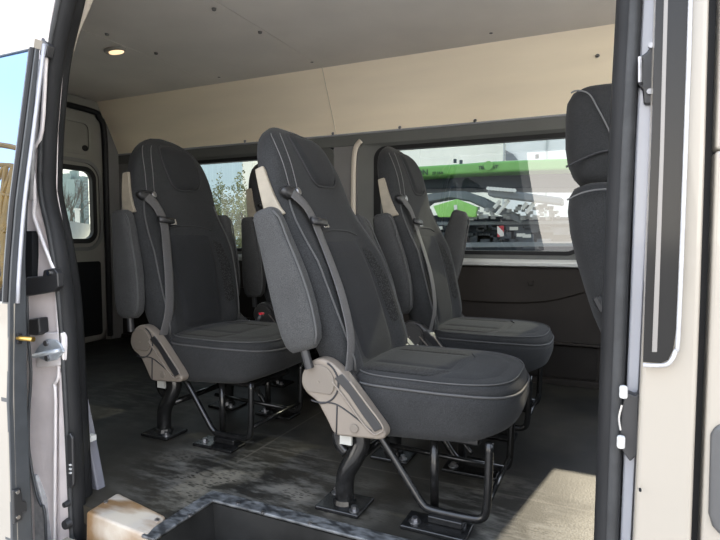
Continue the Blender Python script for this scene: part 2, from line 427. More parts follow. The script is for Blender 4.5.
# windows of the far side
def side_window(name, x0, x1, gx0, gx1, gm):
    outer = rrect(x0-.004, x1+.004, Z0-.004, Z1+.004, .05); fl_ = rrect(gx0-.045, gx1+.018, .648, 1.252, .07); inner = rrect(gx0, gx1, .668, 1.228, .055); n = len(outer)
    def ringed(spec): 
        q = MB(); v = [(x, W_FAR+dy, z) for pts, dy in spec for x, z in pts]; m = len(spec)
        q.add(v, [(i*n+j, i*n+(j+1) % n, ((i+1) % m)*n+(j+1) % n, ((i+1) % m)*n+j) for i in range(m) for j in range(n)]); return q
    w = struct(ringed([(outer, .002), (outer, -.006), (fl_, .010), (fl_, .055), (outer, .055)]).build(name, BANDG))
    ringed([(fl_, .012), (fl_, .006), (inner, .004), (inner, .05), (fl_, .05)]).build('window_gasket', RUBBER_B, w)
    g = MB(); g.add([(x, W_FAR+.045, z) for x, z in rrect(gx0-.02, gx1+.02, .65, 1.245, .055)], [tuple(range(n))])
    p = g.build('window_pane', gm, w); p['label'] = 'tinted side window glass'
    return w
w1 = side_window('window_1', WIN[0][0], WIN[0][1], -1.20, -.15, GLASS_T)
w2 = side_window('window_2', WIN[1][0], WIN[1][1], -2.66, -1.58, GLASS_R)
# cream moulded edge of the pillar beside the window
q = MB(); pts = [(-1.318, W_FAR-.012, 1.29), (-1.35, W_FAR-.014, 1.25), (-1.362, W_FAR-.016, 1.15), (-1.365, W_FAR-.016, .9), (-1.365, W_FAR-.016, .66)]
q.tube(smoothpath(pts, 5), .016, 10, .010, up=(0, 1, 0)); q.build('pillar_moulding', CREAM, wl, smooth=True)['label'] = 'pale moulded edge of the window pillar'

# cab: driver side door with open window frame, windscreen, dash
b = MB()
b.box(.02, 1.45, W_FAR, W_FAR+.07, 0, .585)
b.box(.95, 1.45, W_FAR, W_FAR+.07, .58, 1.3); b.box(.02, 1.0, W_FAR, W_FAR+.07, 1.24, 1.34)
b.box(.02, .04, W_FAR, W_FAR+.07, .58, 1.3)
b.box(1.35, 1.45, .95, 2.9, -.05, .75)
struct(b.build('wall_front', LOWER))
b = MB(); b.add([(1.42, 1.0, .75), (1.42, 2.85, .75), (.95, 2.75, 1.70), (.95, 1.1, 1.70)], [(0, 1, 2, 3)])
struct(b.build('window_3', GLASS_C))

# rear wall with one door leaf carrying a window
def quadx(x, pts): return [atX(px, py, x) for px, py in pts]
b = MB()
b.box(XR-.07, XR, .98, 1.15, 0, ZC); b.box(XR-.07, XR, 2.745, 2.92, 0, ZC); b.box(XR-.07, XR, 1.0, 2.9, 1.60, ZC+.05); b.box(XR-.07, XR-.05, 1.0, 2.9, 0, .14); b.box(XR-.07, XR-.05, 1.0, 2.9, 1.48, 1.65); b.box(XR-.07, XR-.05, 2.66, 2.8, 0, ZC); b.box(XR-.07, XR-.05, 1.86, 2.04, 0, ZC)
wr = struct(b.build('wall_rear', PANELR))
q = MB(); q.box(XR-.02, XR+.012, 2.745, 2.85, 0, ZC); q.build('corner_trim', TRIMG, wr, bevel=.01)
DY0, DY1, DZ1 = 1.95, 2.725, 1.60       # far rear door leaf
def rear_leaf(name, y0, y1, wy0, wy1, label):
    d = empty(name, (XR, (y0+y1)/2, 0), label, 'door'); o = Vector((XR, (y0+y1)/2, 0))
    outer = rrect(y0, y1, .01, DZ1, .10, 6); hole = rrect(wy0, wy1, .70, 1.215, .085, 6); n = len(outer)
    def ring(pts, x): return [Vector((x, y, z))-o for y, z in pts]
    q = MB(); rings = [ring(outer, XR-.05), ring(outer, XR-.012), ring(hole, XR-.012), ring(hole, XR-.05)]
    q.loft(rings, False, True); q.build('door_skin', PANELR, d)
    # stepped shoulder round the window
    sh = rrect(wy0-.055, wy1+.055, .645, 1.27, .13, 6); sh2 = rrect(wy0-.03, wy1+.03, .67, 1.245, .11, 6)
    q = MB(); q.loft([ring(sh, XR-.014), ring(sh, XR-.004), ring(sh2, XR+.002), ring(sh2, XR-.014)], False, True); q.build('window_shoulder', TRIMG, d)
    g2 = rrect(wy0+.028, wy1-.028, .728, 1.187, .06, 6); g1 = rrect(wy0-.004, wy1+.004, .696, 1.219, .085, 6)
    q = MB(); q.loft([ring(g1, XR-.02), ring(g1, XR+.004), ring(g2, XR+.004), ring(g2, XR-.03)], False, True); q.build('window_gasket', RUBBER_B, d)
    q = MB(); q.add(ring(g1, XR-.025), [tuple(range(n))]); q.build('window_pane', GLASS_R, d)['label'] = 'tinted rear door glass'
    q = MB(); a = rrect(y0+.14, y1-.04, .05, .57, .02, 3); q.prism(ring(a, XR-.012), (.006, 0, 0)); q.build('lower_panel', DARKREC, d)['label'] = 'black lower door panel'
    a = rrect(y0+.10, y1-.09, 1.30, 1.53, .05, 5); a2 = rrect(y0+.12, y1-.11, 1.32, 1.51, .04, 5)
    q = MB(); q.loft([ring(a, XR-.013), ring(a, XR-.004), ring(a2, XR-.002), ring(a2, XR-.013)], False, True); q.build('pressed_rib', PANELR, d)
    q = MB(); c = Vector((XR-.008, y1-.14, 1.345))-o; q.cyl(c, (1, 0, 0), .02, .008, 14); q.build('grommet', RUBBER_B, d)
    # black weather seal along top and edge
    pts = [(y0, DZ1+.005), (y1-.12, DZ1+.005), (y1-.03, DZ1-.03), (y1+.008, DZ1-.13), (y1+.010, 1.0), (y1+.010, .03)]
    if y1 < 2: pts = pts[:2]
    q = MB(); q.tube(smoothpath([Vector((XR+.008, y, z))-o for y, z in pts], 5), .020, 8); q.build('weather_seal', RUBBER_B, d, smooth=True)
    return d
rear_leaf('rear_door', DY0, DY1, 2.05, 2.655, 'far rear door leaf with rounded tinted window and black lower panel')
rear_leaf('rear_door', 1.16, 1.94, 1.28, 1.83, 'near rear door leaf, mostly behind the pillar of the opened sliding door')

# ------------------------------------------------------------------ near side (door opening)
def poly(pts, Y): return [atY(x, y, Y) for x, y in pts]
def ext(pts, dy0=-170, dy1=230):
    (x0, y0), (x1, y1) = pts[0], pts[1]; k = (x0-x1)/(y0-y1); a = (x0+k*dy0, y0+dy0)
    (x0, y0), (x1, y1) = pts[-1], pts[-2]; k = (x0-x1)/(y0-y1); z = (x0+k*dy1, y0+dy1)
    return [a]+list(pts)+[z]
# right pillar -------------------------------------------------
def strip(name, mm, Lp, Rp, Y, depth, parent, bevel=.0, label=None, Y2=None):
    q = MB(); q.ribbon(poly(Lp, Y), poly(Rp, Y2 or Y), (0, depth, 0)); o = q.build(name, mm, parent, bevel=bevel)
    if label: o['label'] = label
    return o
sealR_L = ext([(622, 0), (613, 150), (607, 300), (600, 540)]); sealR_R = ext([(640, 0), (633, 150), (626, 300), (615, 540)])
q = MB(); q.ribbon(poly(sealR_L, 1.0), poly(ext([(720, 0), (712, 150), (706, 300), (698, 540)]), 1.0), (0, .10, 0))
pr = struct(q.build('wall_right', TRIMG))
q = MB()
mid = [(a+b2)*.5 for a, b2 in zip(poly(sealR_L, .965), poly(sealR_R, .965))]
q.tube(smoothpath(mid, 4), .021, 12, .03, up=(0, 1, 0)); q.build('door_seal', RUBBER, pr, smooth=True)['label'] = 'dark rubber seal of the door pillar'
q = MB()
mid2 = [Vector((p.x+.006, p.y-.026, p.z)) for p in mid]
q.tube(smoothpath(mid2, 4), .010, 8, .008, up=(0, 1, 0)); q.build('seal_highlight', RUBBER_L, pr, smooth=True)
strip('seal_channel', RUBBER_B, ext([(636, 0), (630, 150), (624, 300), (612, 540)]), ext([(646, 0), (640, 150), (634, 300), (622, 540)]), .955, .03, pr)
strip('pillar_jamb', PAINT_E, ext([(642, 0), (635, 150), (630, 300), (620, 540)]), ext([(659, 0), (652, 150), (644, 300), (634, 540)]), .945, .04, pr, .004, 'pale painted door jamb')
strip('trim_gap', RUBBER_B, ext([(657, 0), (651, 150), (643, 300), (631, 540)]), ext([(664, 0), (657, 150), (647, 300), (635, 540)]), .925, .03, pr)
# outer quarter panel
OUT_R = [(713, -170), (710, 0), (706, 150), (701, 300), (692, 540), (684, 770)]
OUT_L = [(660, -170), (655, 0), (650, 150), (644, 300), (633, 540), (622, 770)]
q = MB(); q.ribbon(poly(OUT_L, .905), poly(OUT_R, .895), (0, .04, 0)); op = q.build('outer_panel', PAINT, pr, bevel=.008, seg=3); op['label'] = 'white outer pillar panel'
# dark glass strip let into it
GL = [(660, -170), (656, 0), (651, 150), (645, 300), (643, 362)]
q = MB(); pts = poly([(660, -170), (656, 0), (651, 150), (645, 300), (643, 362), (661, 363), (668, 360), (673, 350), (676, 330), (683, 150), (688, 0), (691, -170)], .892)
q.prism(pts, (0, .012, 0)); gs = q.build('pillar_glass', GLASS_B, pr); gs['label'] = 'black glass strip on the pillar'
q = MB(); e = poly([(643, 365), (662, 365.5), (670, 362), (675.5, 351), (678.5, 330), (685.5, 150), (690.5, 0), (694, -170)], .890)
q.tube(smoothpath(e, 4), .003, 8); q.build('glass_edge', SILVER_W, pr, smooth=True)
q = MB(); q.ribbon(poly([(668, -170), (664, 0), (660, 150), (654, 300), (652, 352)], .8905), poly([(672, -170), (668, 0), (664, 150), (659, 300), (657, 352)], .8905), (0, .003, 0))
q.build('reflection_streak', mat('grey_reflection_streak', (.16, .15, .14), .3), pr)  # pale streak laid on the glass in place of a reflection
strip('front_gap', RUBBER_B, [(712, -170), (708, 0), (704, 150), (699, 300), (690, 540), (682, 770)], [(724, -170), (720, 0), (716, 150), (710, 300), (701, 540), (693, 770)], .93, .03, pr)
# small hole plug
q = MB(); q.cyl(atY(640, 489, .9), (0, -1, 0), .002, .006, 8); q.build('panel_hole', DARKREC, pr)
# upper striker
sk = MB(); sk.prism(poly([(647, 52), (655, 38), (656, 104), (644, 104), (643, 90), (638, 84), (638, 62), (640, 56)], .935), (0, .012, 0))
o = sk.build('striker_bracket', BLACKP, pr, bevel=.003); o['label'] = 'black upper striker bracket'
sk = MB()
a, b2 = atY(641, 60, .93), atY(641, 84, .93); sk.tube([a, a+Vector((-.002, -.014, 0)), b2+Vector((-.002, -.014, 0)), b2], .003, 8); sk.build('striker_loop', STEEL, pr)
sk = MB()
for px, py in ((651, 46), (649.5, 92)): sk.cyl(atY(px, py, .936), (0, -1, 0), .0042, .005, 10)
sk.build('striker_screw', STEEL, pr)
# lower roller block
sk = MB(); sk.prism(poly([(626, 392), (636, 396), (640, 390), (638, 455), (630, 462), (623, 452), (620, 440), (622, 410)], .925), (0, .02, 0))
o = sk.build('roller_block', BLACKP, pr, bevel=.004); o['label'] = 'black lower striker block'
sk = MB()
for px, py in ((623.5, 392), (621, 442)):
    c = atY(px, py, .915); sk.cyl(c-Vector((0, 0, .010)), (0, 0, 1), .006, .02, 12)
sk.build('roller', WHITEP, pr, bevel=.003)['label'] = 'white nylon rollers'
sk = MB(); a = [atY(px, py, .918) for px, py in ((622, 405), (619, 418), (620.5, 430))]; sk.tube(smoothpath(a, 5), .0016, 6); sk.build('striker_wire', CHROME, pr)

# front door beyond the pillar
fd = empty('front_door', (.6, .9, 0), 'white front passenger door edge with grey pull handle, right of pillar', 'door'); fo = Vector((.6, .9, 0))
Lp = [(723, -170), (720.5, 0), (715.5, 150), (710.5, 300), (701, 540), (693, 770)]
A = [p-fo for p in poly(Lp, .895)]; B = [Vector((1.15, .90+(a.y-.0)*0, a.z))-Vector((fo.x, fo.y, 0)) for a in A]
q = MB(); q.ribbon(A[2:], [Vector((.55, a.y, a.z)) for a in A[2:]], (0, .05, 0)); q.ribbon(A[:3], [Vector((A[2].x+.1, a.y, a.z)) for a in A[:3]], (0, .05, 0))
q.build('door_skin', PAINT, fd, bevel=.006)
q = MB(); hx = [atY(px, py, .888)-fo for px, py in ((711, 436), (715, 428), (724, 424), (790, 424), (790, 540), (722, 538), (713, 528), (709, 515))]
q.prism(hx, (0, .012, 0)); q.build('door_handle', mat('grey_handle_plastic', (.05, .05, .05), .5), fd, bevel=.006)
q = MB(); q.box(A[2].x+.1, .55, -.005, .005, A[2].z, A[0].z); q.build('door_glass', GLASS_C, fd)

# left pillar ---------------------------------------------------
# body jamb: silver sheet between the sliding door edge and the seal
jl = [(62, -150), (41, 0), (36, 40), (31, 130), (28, 200), (26, 260), (26, 300), (27, 400), (30, 470), (33, 540), (42, 760)]
jr = [(82, -150), (62, 0), (55, 40), (48, 130), (47, 190), (58, 250), (64, 300), (69, 400), (72, 470), (74, 540), (80, 760)]
q = MB(); q.ribbon(poly(jl, .955), poly(jr, .985), (0, .03, 0))
lp = struct(q.build('wall_right_rear', SILVER)); lp.name = 'trim_4'
# raised pressing lines on the jamb
q = MB(); ln = [(56, 0), (51, 28), (48, 60), (44, 130), (36, 150), (33, 160), (36, 175), (37, 200), (36, 215), (40, 228), (47, 247), (53, 262), (58, 275)]
q.tube(smoothpath([p+Vector((0, -.006, 0)) for p in poly(ln, .962)], 4), .0055, 8); q.build('jamb_rib', SILVER_L, lp, smooth=True)
q = MB(); q.tube([p+Vector((0, -.006, 0)) for p in poly([(40, 60), (36, 130), (33, 200)], .955)], .006, 8); q.build('jamb_fold', SILVER_W, lp, smooth=True)
q = MB(); ln = [(58, 290), (60, 330), (60, 375), (55, 385), (57, 400), (56, 540), (58, 700)]
q.tube(smoothpath([p+Vector((0, -.004, 0)) for p in poly(ln, .967)], 4), .005, 8); q.build('jamb_edge', SILVER_L, lp, smooth=True)
q = MB(); q.ribbon(poly([(59, 372), (58, 430), (59, 540), (62, 700)], .962), poly([(67, 372), (68, 430), (71, 540), (74, 700)], .968), (0, .02, 0)); q.build('jamb_inset', SILVER, lp, bevel=.004)
q = MB(); q.ribbon(poly([(29, 475), (33, 500), (34, 540), (36, 700)], .950), poly([(35, 475), (42, 500), (46, 540), (50, 700)], .952), (0, .02, 0)); q.build('jamb_sealant', SILVER_W, lp, bevel=.006)
q = MB(); q.tube(smoothpath([p+Vector((0, -.006, 0)) for p in poly([(29, 290), (30, 330), (33, 372), (31, 410), (31, 450), (38, 490), (43, 504), (46, 508), (48, 540), (50, 700)], .955)], 4), .004, 8); q.build('jamb_lip', SILVER_D, lp, smooth=True)
# rear inner side of the pillar (inside the van)
ol = poly([(60, -160), (41, 0), (36.5, 40), (30, 130), (26, 200), (24, 300), (25, 400), (31, 540), (40, 760)], .957)
q = MB(); q.ribbon(ol, [p+Vector((-2.0, 0, 0)) for p in ol], (0, .035, 0))
q.build('outer_side', PAINT_E, lp)['label'] = 'pale outer body side above the sliding door'
# seal: fat outer bulb and inner lip
sL = [(57, 0), (47, 60), (43, 130), (43, 190), (52, 240), (60, 300), (67, 400), (73, 540)]
sR = [(80, 0), (66, 50), (59, 100), (56, 150), (57, 190), (66, 240), (75, 300), (82, 400), (90, 540)]
cen = [(75, -60), (67, 0), (55, 60), (49.5, 120), (47.5, 160), (48, 195), (57.5, 240), (66, 300), (72.5, 400), (79, 540), (87, 720)]
q = MB(); q.tube(smoothpath(poly(cen, .985), 6), .018, 12, .024, up=(0, 1, 0)); q.build('door_seal', RUBBER, lp, smooth=True)['label'] = 'dark rubber seal of the rear door pillar'
q = MB(); c2 = [p+Vector((.004, -.024, 0)) for p in poly(cen, .985)]; q.tube(smoothpath(c2, 6), .007, 8, .006, up=(0, 1, 0)); q.build('seal_highlight', RUBBER_L, lp, smooth=True)
cen2 = [(87, -60), (74.5, 0), (61, 60), (55, 120), (53, 160), (53.5, 195), (63, 240), (72, 300), (78, 400), (85, 540), (93, 720)]
q = MB(); q.tube(smoothpath(poly(cen2, 1.02), 6), .011, 10, .03, up=(0, 1, 0)); q.build('seal_inner', RUBBER, lp, smooth=True)
# grab handle at the head of the opening
ghp = [atY(px, py, 1.08) for px, py in ((104, -40), (94, -14), (85.5, 8), (78, 25), (73, 39), (70, 51))]
gh = empty('grab_handle', ghp[-1], 'cream curved grab handle at the upper rear corner of the door opening', 'handle')
q = MB(); q.tube([p-ghp[-1] for p in smoothpath(ghp, 6)], .0062, 10, .012, up=(0, 1, 0)); q.build('grip', CREAM, gh, smooth=True)
q = MB(); q.tube([(0, 0, 0), (-.012, -.02, .0)], .010, 8); q.build('handle_mount', BLACKP, gh)
# inner pillar trim at the foot
q = MB(); q.prism([atY(px, py, 1.07) for px, py in ((77, 400), (80, 400), (88, 440), (101, 508), (84, 512), (79, 450))], (0, .03, 0)); q.build('foot_trim', LAVENDER, lp, bevel=.006)['label'] = 'grey plastic trim at the pillar foot'
q = MB(); c = atY(91, 437, 1.065); q.box(c.x-.010, c.x+.010, 1.055, 1.075, c.z-.010, c.z+.006); q.build('trim_clip', WHITEP, lp)
# fittings on the jamb -----------------------------------------
def flat(name, mm, pts, Y, d, bev=.003, label=None, par=None):
    q = MB(); q.prism(poly(pts, Y), (0, d, 0)); o = q.build(name, mm, par or lp, bevel=bev)
    if label: o['label'] = label
    return o
flat('guide_block', BLACKP, [(41, 37), (48, 45), (46, 57), (39, 55)], .945, .02, .003, 'small black upper guide block')
flat('hinge_recess', DARKREC, [(22, 231), (32, 231), (32, 294), (22, 295)], .948, .02, .002, 'black roller recess')
flat('hinge_arm', BLACKP, [(26, 277), (42, 276), (43, 270), (53, 268), (57, 273), (58, 287), (52, 292), (22, 297), (22, 288)], .938, .02, .004, 'black hinge arm')
q = MB(); q.cyl(atY(50, 273, .938), (0, -1, 0), .007, .006, 10); q.build('hinge_screw', CHROME, lp)
flat('bump_stop', BLACKP, [(28, 319), (38, 318), (39, 333), (36, 336), (28, 335)], .935, .03, .004, 'black rubber bump stop')
# striker plate
flat('striker_recess', SILVER_L, [(35, 333), (61, 332), (63, 338), (63, 360), (61, 366), (36, 368)], .956, .015, .004)
flat('striker_plate', STEELP, [(34, 353), (39, 345), (46, 339), (55, 340), (60, 345), (63, 352), (56, 360), (47, 362), (40, 359)], .950, .008, .003, 'bright steel striker plate')
q = MB(); pa = [atY(px, py, .945) for px, py in ((38, 355), (43, 352), (61, 350))]; q.tube([pa[0], pa[0]+Vector((0, -.012, 0)), pa[2]+Vector((0, -.012, 0)), pa[2]], .006, 8); q.build('striker_loop', STEELP, lp, smooth=True)
q = MB()
for px, py in ((47, 343), (48, 358)): q.cyl(atY(px, py, .950), (0, -1, 0), .008, .006, 10)
q.build('striker_bolt', STEEL, lp)
flat('contact_plate', BLACKP, [(66, 436), (69, 433), (72, 438), (73, 485), (70, 490), (67, 486)], .952, .01, .004, 'long black contact plate')
q = MB()
for py in (465, 469, 473): q.box(*[v for p in [atY(70.5, py, .949)] for v in (p.x-.004, p.x+.003, p.y-.002, p.y+.002, p.z-.002, p.z+.002)])
q.build('plate_mark', WHITEP, lp)
for px, py, r_ in ((68.5, 503, .009), (69, 523, .015)):
    q = MB(); q.cyl(atY(px, py, .955), (0, -1, 0), r_, .014, 14, r_*.8); q.build('rubber_buffer', BLACKP, lp)

# sliding door slid back along the side -------------------------
XD = -1.30
do = atX(9, 300, XD); do.z = 0
sd = empty('sliding_door', do, 'opened silver sliding door edge with sky reflecting pane at the far left', 'door')
LE = [(42, -30), (36.5, 39), (25, 130), (16, 200), (11, 260), (9, 300), (8, 400), (12, 540), (20, 700)]
EI = [(47, -30), (41, 40), (33, 130), (28, 200), (26, 260), (27, 300), (28, 400), (33, 540), (42, 700)]
LEp = [atX(x, y, XD) for x, y in LE[1:]]; EIp = [atX(x, y, XD-.004) for x, y in EI[1:]]
q = MB(); q.ribbon([p-do for p in LEp], [p-do for p in EIp], (-.03, 0, 0)); q.build('door_edge', SILVER_D, sd, bevel=.004)
# outer skin (below the glass) following the body profile
def prof_y(z):
    t = sorted([(p.z, p.y) for p in LEp]); return slerp(t, z)
zz = [1.21-.03*i for i in range(50)]
def skin(z0, z1, x0, x1, off, dep):
    zs = [z0+(z1-z0)*i/14 for i in range(15)]
    q = MB(); q.ribbon([Vector((x1, prof_y(z)+off, z))-do for z in zs], [Vector((x0, prof_y(z)+off, z))-do for z in zs], (0, dep, 0)); return q
skin(-.4, .585, -2.6, XD-.001, 0, .02).build('door_skin', PAINT, sd, bevel=.005)
skin(1.205, 1.228, -2.6, XD-.001, -.004, .02).build('door_head', PAINT, sd)
q = MB(); zs = [.585+.62*i/20 for i in range(21)]
q.add([Vector((x, prof_y(z)+.002, z))-do for z in zs for x in (-2.6, XD-.012)], [(2*i, 2*i+1, 2*i+3, 2*i+2) for i in range(20)]); q.build('door_glass', GLASS_M, sd, smooth=True)['label'] = 'dark mirroring glass with the sky blue put into its tint'
q = MB(); q.tube([Vector((XD-.008, prof_y(z)-.003, z))-do for z in [.585+.62*i/14 for i in range(15)]], .006, 8); q.build('glass_edge_seal', RUBBER_B, sd)
q = MB(); q.tube([Vector((XD+.002, prof_y(z)+.020, z))-do for z in [.58+.64*i/14 for i in range(15)]], .0048, 8); q.build('edge_flange', PAINT_E, sd, smooth=True)
def flatx(name, mm, pts, d, bev, label=None):
    q = MB(); q.prism([atX(x, y, XD)-do for x, y in pts], (d, 0, 0)); o = q.build(name, mm, sd, bevel=bev)
    if label: o['label'] = label
    return o
flatx('latch_plate', BLACKP, [(11, 490), (19, 487), (21, 500), (25, 501), (25.5, 511), (21, 512), (21, 519), (12, 524)], .008, .003, 'black lower latch plate')
q = MB()
for px, py in ((17, 492), (17.5, 517)): q.cyl(atX(px, py, XD+.008)-do, (1, 0, 0), .005, .004, 10)
q.build('latch_screw', CHROME, sd)
q = MB(); c = atX(18, 338, XD+.0)-do; q.cyl(c, (1, .1, 0), .006, .05, 10); q.build('locating_pin', BRASS, sd, smooth=False)['label'] = 'brass locating pin'
flatx('pin_base', RUBBER_B, [(16, 333), (21, 333), (21, 344), (16, 344)], .006, .002)

# header above the opening + sill outside
b = MB(); b.box(-1.6, .15, .96, 1.06, 1.46, ZC+.05); struct(b.build('trim_5', SILVER))
b = MB(); b.box(-1.30, .06, .88, .935, -.45, -.06); struct(b.build('trim_6', PAINT))
b = MB(); b.box(.02, 1.4, 1.0, 1.06, -.05, .55); struct(b.build('trim_7', LOWER))
b = MB(); b.box(XR, -1.62, .99, 1.03, 0, ZC); struct(b.build('wall_right', PANELR))

# ------------------------------------------------------------------ seats
PIV = Vector((-.115, 0, .36)); TL = .815
HW = [(-.03, .198), (.05, .220), (.2, .240), (.36, .246), (.46, .242), (.54, .230), (.62, .212), (.69, .188), (.74, .158), (.78, .115), (.805, .062), (.813, .014)]
NF = [(-.03, -.01), (.15, .004), (.35, .008), (.5, .002), (.64, .016), (.73, .006), (.785, -.022), (.813, -.05)]
NB = [(-.03, -.085), (.1, -.10), (.4, -.105), (.62, -.095), (.73, -.09), (.785, -.078), (.813, -.055)]
def bol(y, t):
    hw = slerp(HW, t); u = min(1, abs(y)/hw)
    a = max(0, min(1, (u-.52)/.34)); a = a*a*(3-2*a)
    g = lerp([(-.03, .3), (.05, 1), (.33, 1), (.46, .25), (.52, .0)], t)
    return .034*a*g
def frontn(y, t, p=3.2):
    hw = slerp(HW, t); f_, bk = slerp(NF, t), slerp(NB, t); c, h = (f_+bk)/2, (f_-bk)/2
    u = min(.999, abs(y)/hw)
    return c+h*(1-u**p)**(1/p)+bol(y, t)
def ring_back(t, n=48, p=3.2):
    hw = slerp(HW, t); f_, bk = slerp(NF, t), slerp(NB, t); c, h = (f_+bk)/2, (f_-bk)/2; out = []
    for i in range(n):
        a = 2*math.pi*i/n; ca, sa = math.cos(a), math.sin(a)
        y = hw*sgn(ca)*abs(ca)**(2/p); nn = c+h*sgn(sa)*abs(sa)**(2/p)
        if sa > 0: nn += bol(y, t)*min(1, abs(sa)**(2/p)*1.6)
        out.append(Vector((nn, y, t)))
    return out
def patch(outline, off, edge=-.004, nr=7):
    """puffed panel on the front of the backrest; outline in (y, t)"""
    cy = sum(p[0] for p in outline)/len(outline); ct = sum(p[1] for p in outline)/len(outline)
    rings = []
    for k in range(nr+1):
        s = 1-(k/nr)**1.0*.97 if k < nr else .02
        rise = edge+(off-edge)*min(1, (1-s)/.16)**.5
        rings.append([Vector((frontn(cy+(y-cy)*s, ct+(t-ct)*s)+rise, cy+(y-cy)*s, ct+(t-ct)*s)) for y, t in outline])
    q = MB(); q.loft(rings, False); q.f.append(tuple(nr*len(outline)+j for j in range(len(outline)))); return q
def dense(pts, k=5, close=True):
    P = [(0, y, t) for y, t in pts]
    if close: P = P+[P[0]]
    return [(p.y, p.z) for p in smoothpath(P, k)][:-1 if close else None]
def rpoly(pts, r, n=4):
    out = []; N = len(pts)
    for i in range(N):
        p = Vector(pts[i]); a = Vector(pts[i-1])-p; c = Vector(pts[(i+1) % N])-p
        ra = min(r, a.length*.45); rc = min(r, c.length*.45); A = p+a.normalized()*ra; C_ = p+c.normalized()*rc
        for k in range(n+1):
            t = k/n; q = A*(1-t)**2+p*2*t*(1-t)+C_*t*t; out.append((q.x, q.y))
    # add points along edges
    res = []
    for i in range(len(out)):
        a = Vector(out[i]); b_ = Vector(out[(i+1) % len(out)]); m = max(1, int((b_-a).length/.025))
        for k in range(m): q = a+(b_-a)*k/m; res.append((q.x, q.y))
    return res
def frontline(pts, off=.002, k=5): return [Vector((frontn(y, t)+off, y, t)) for y, t in [(p.y, p.z) for p in smoothpath([(0, y, t) for y, t in pts], k)]]

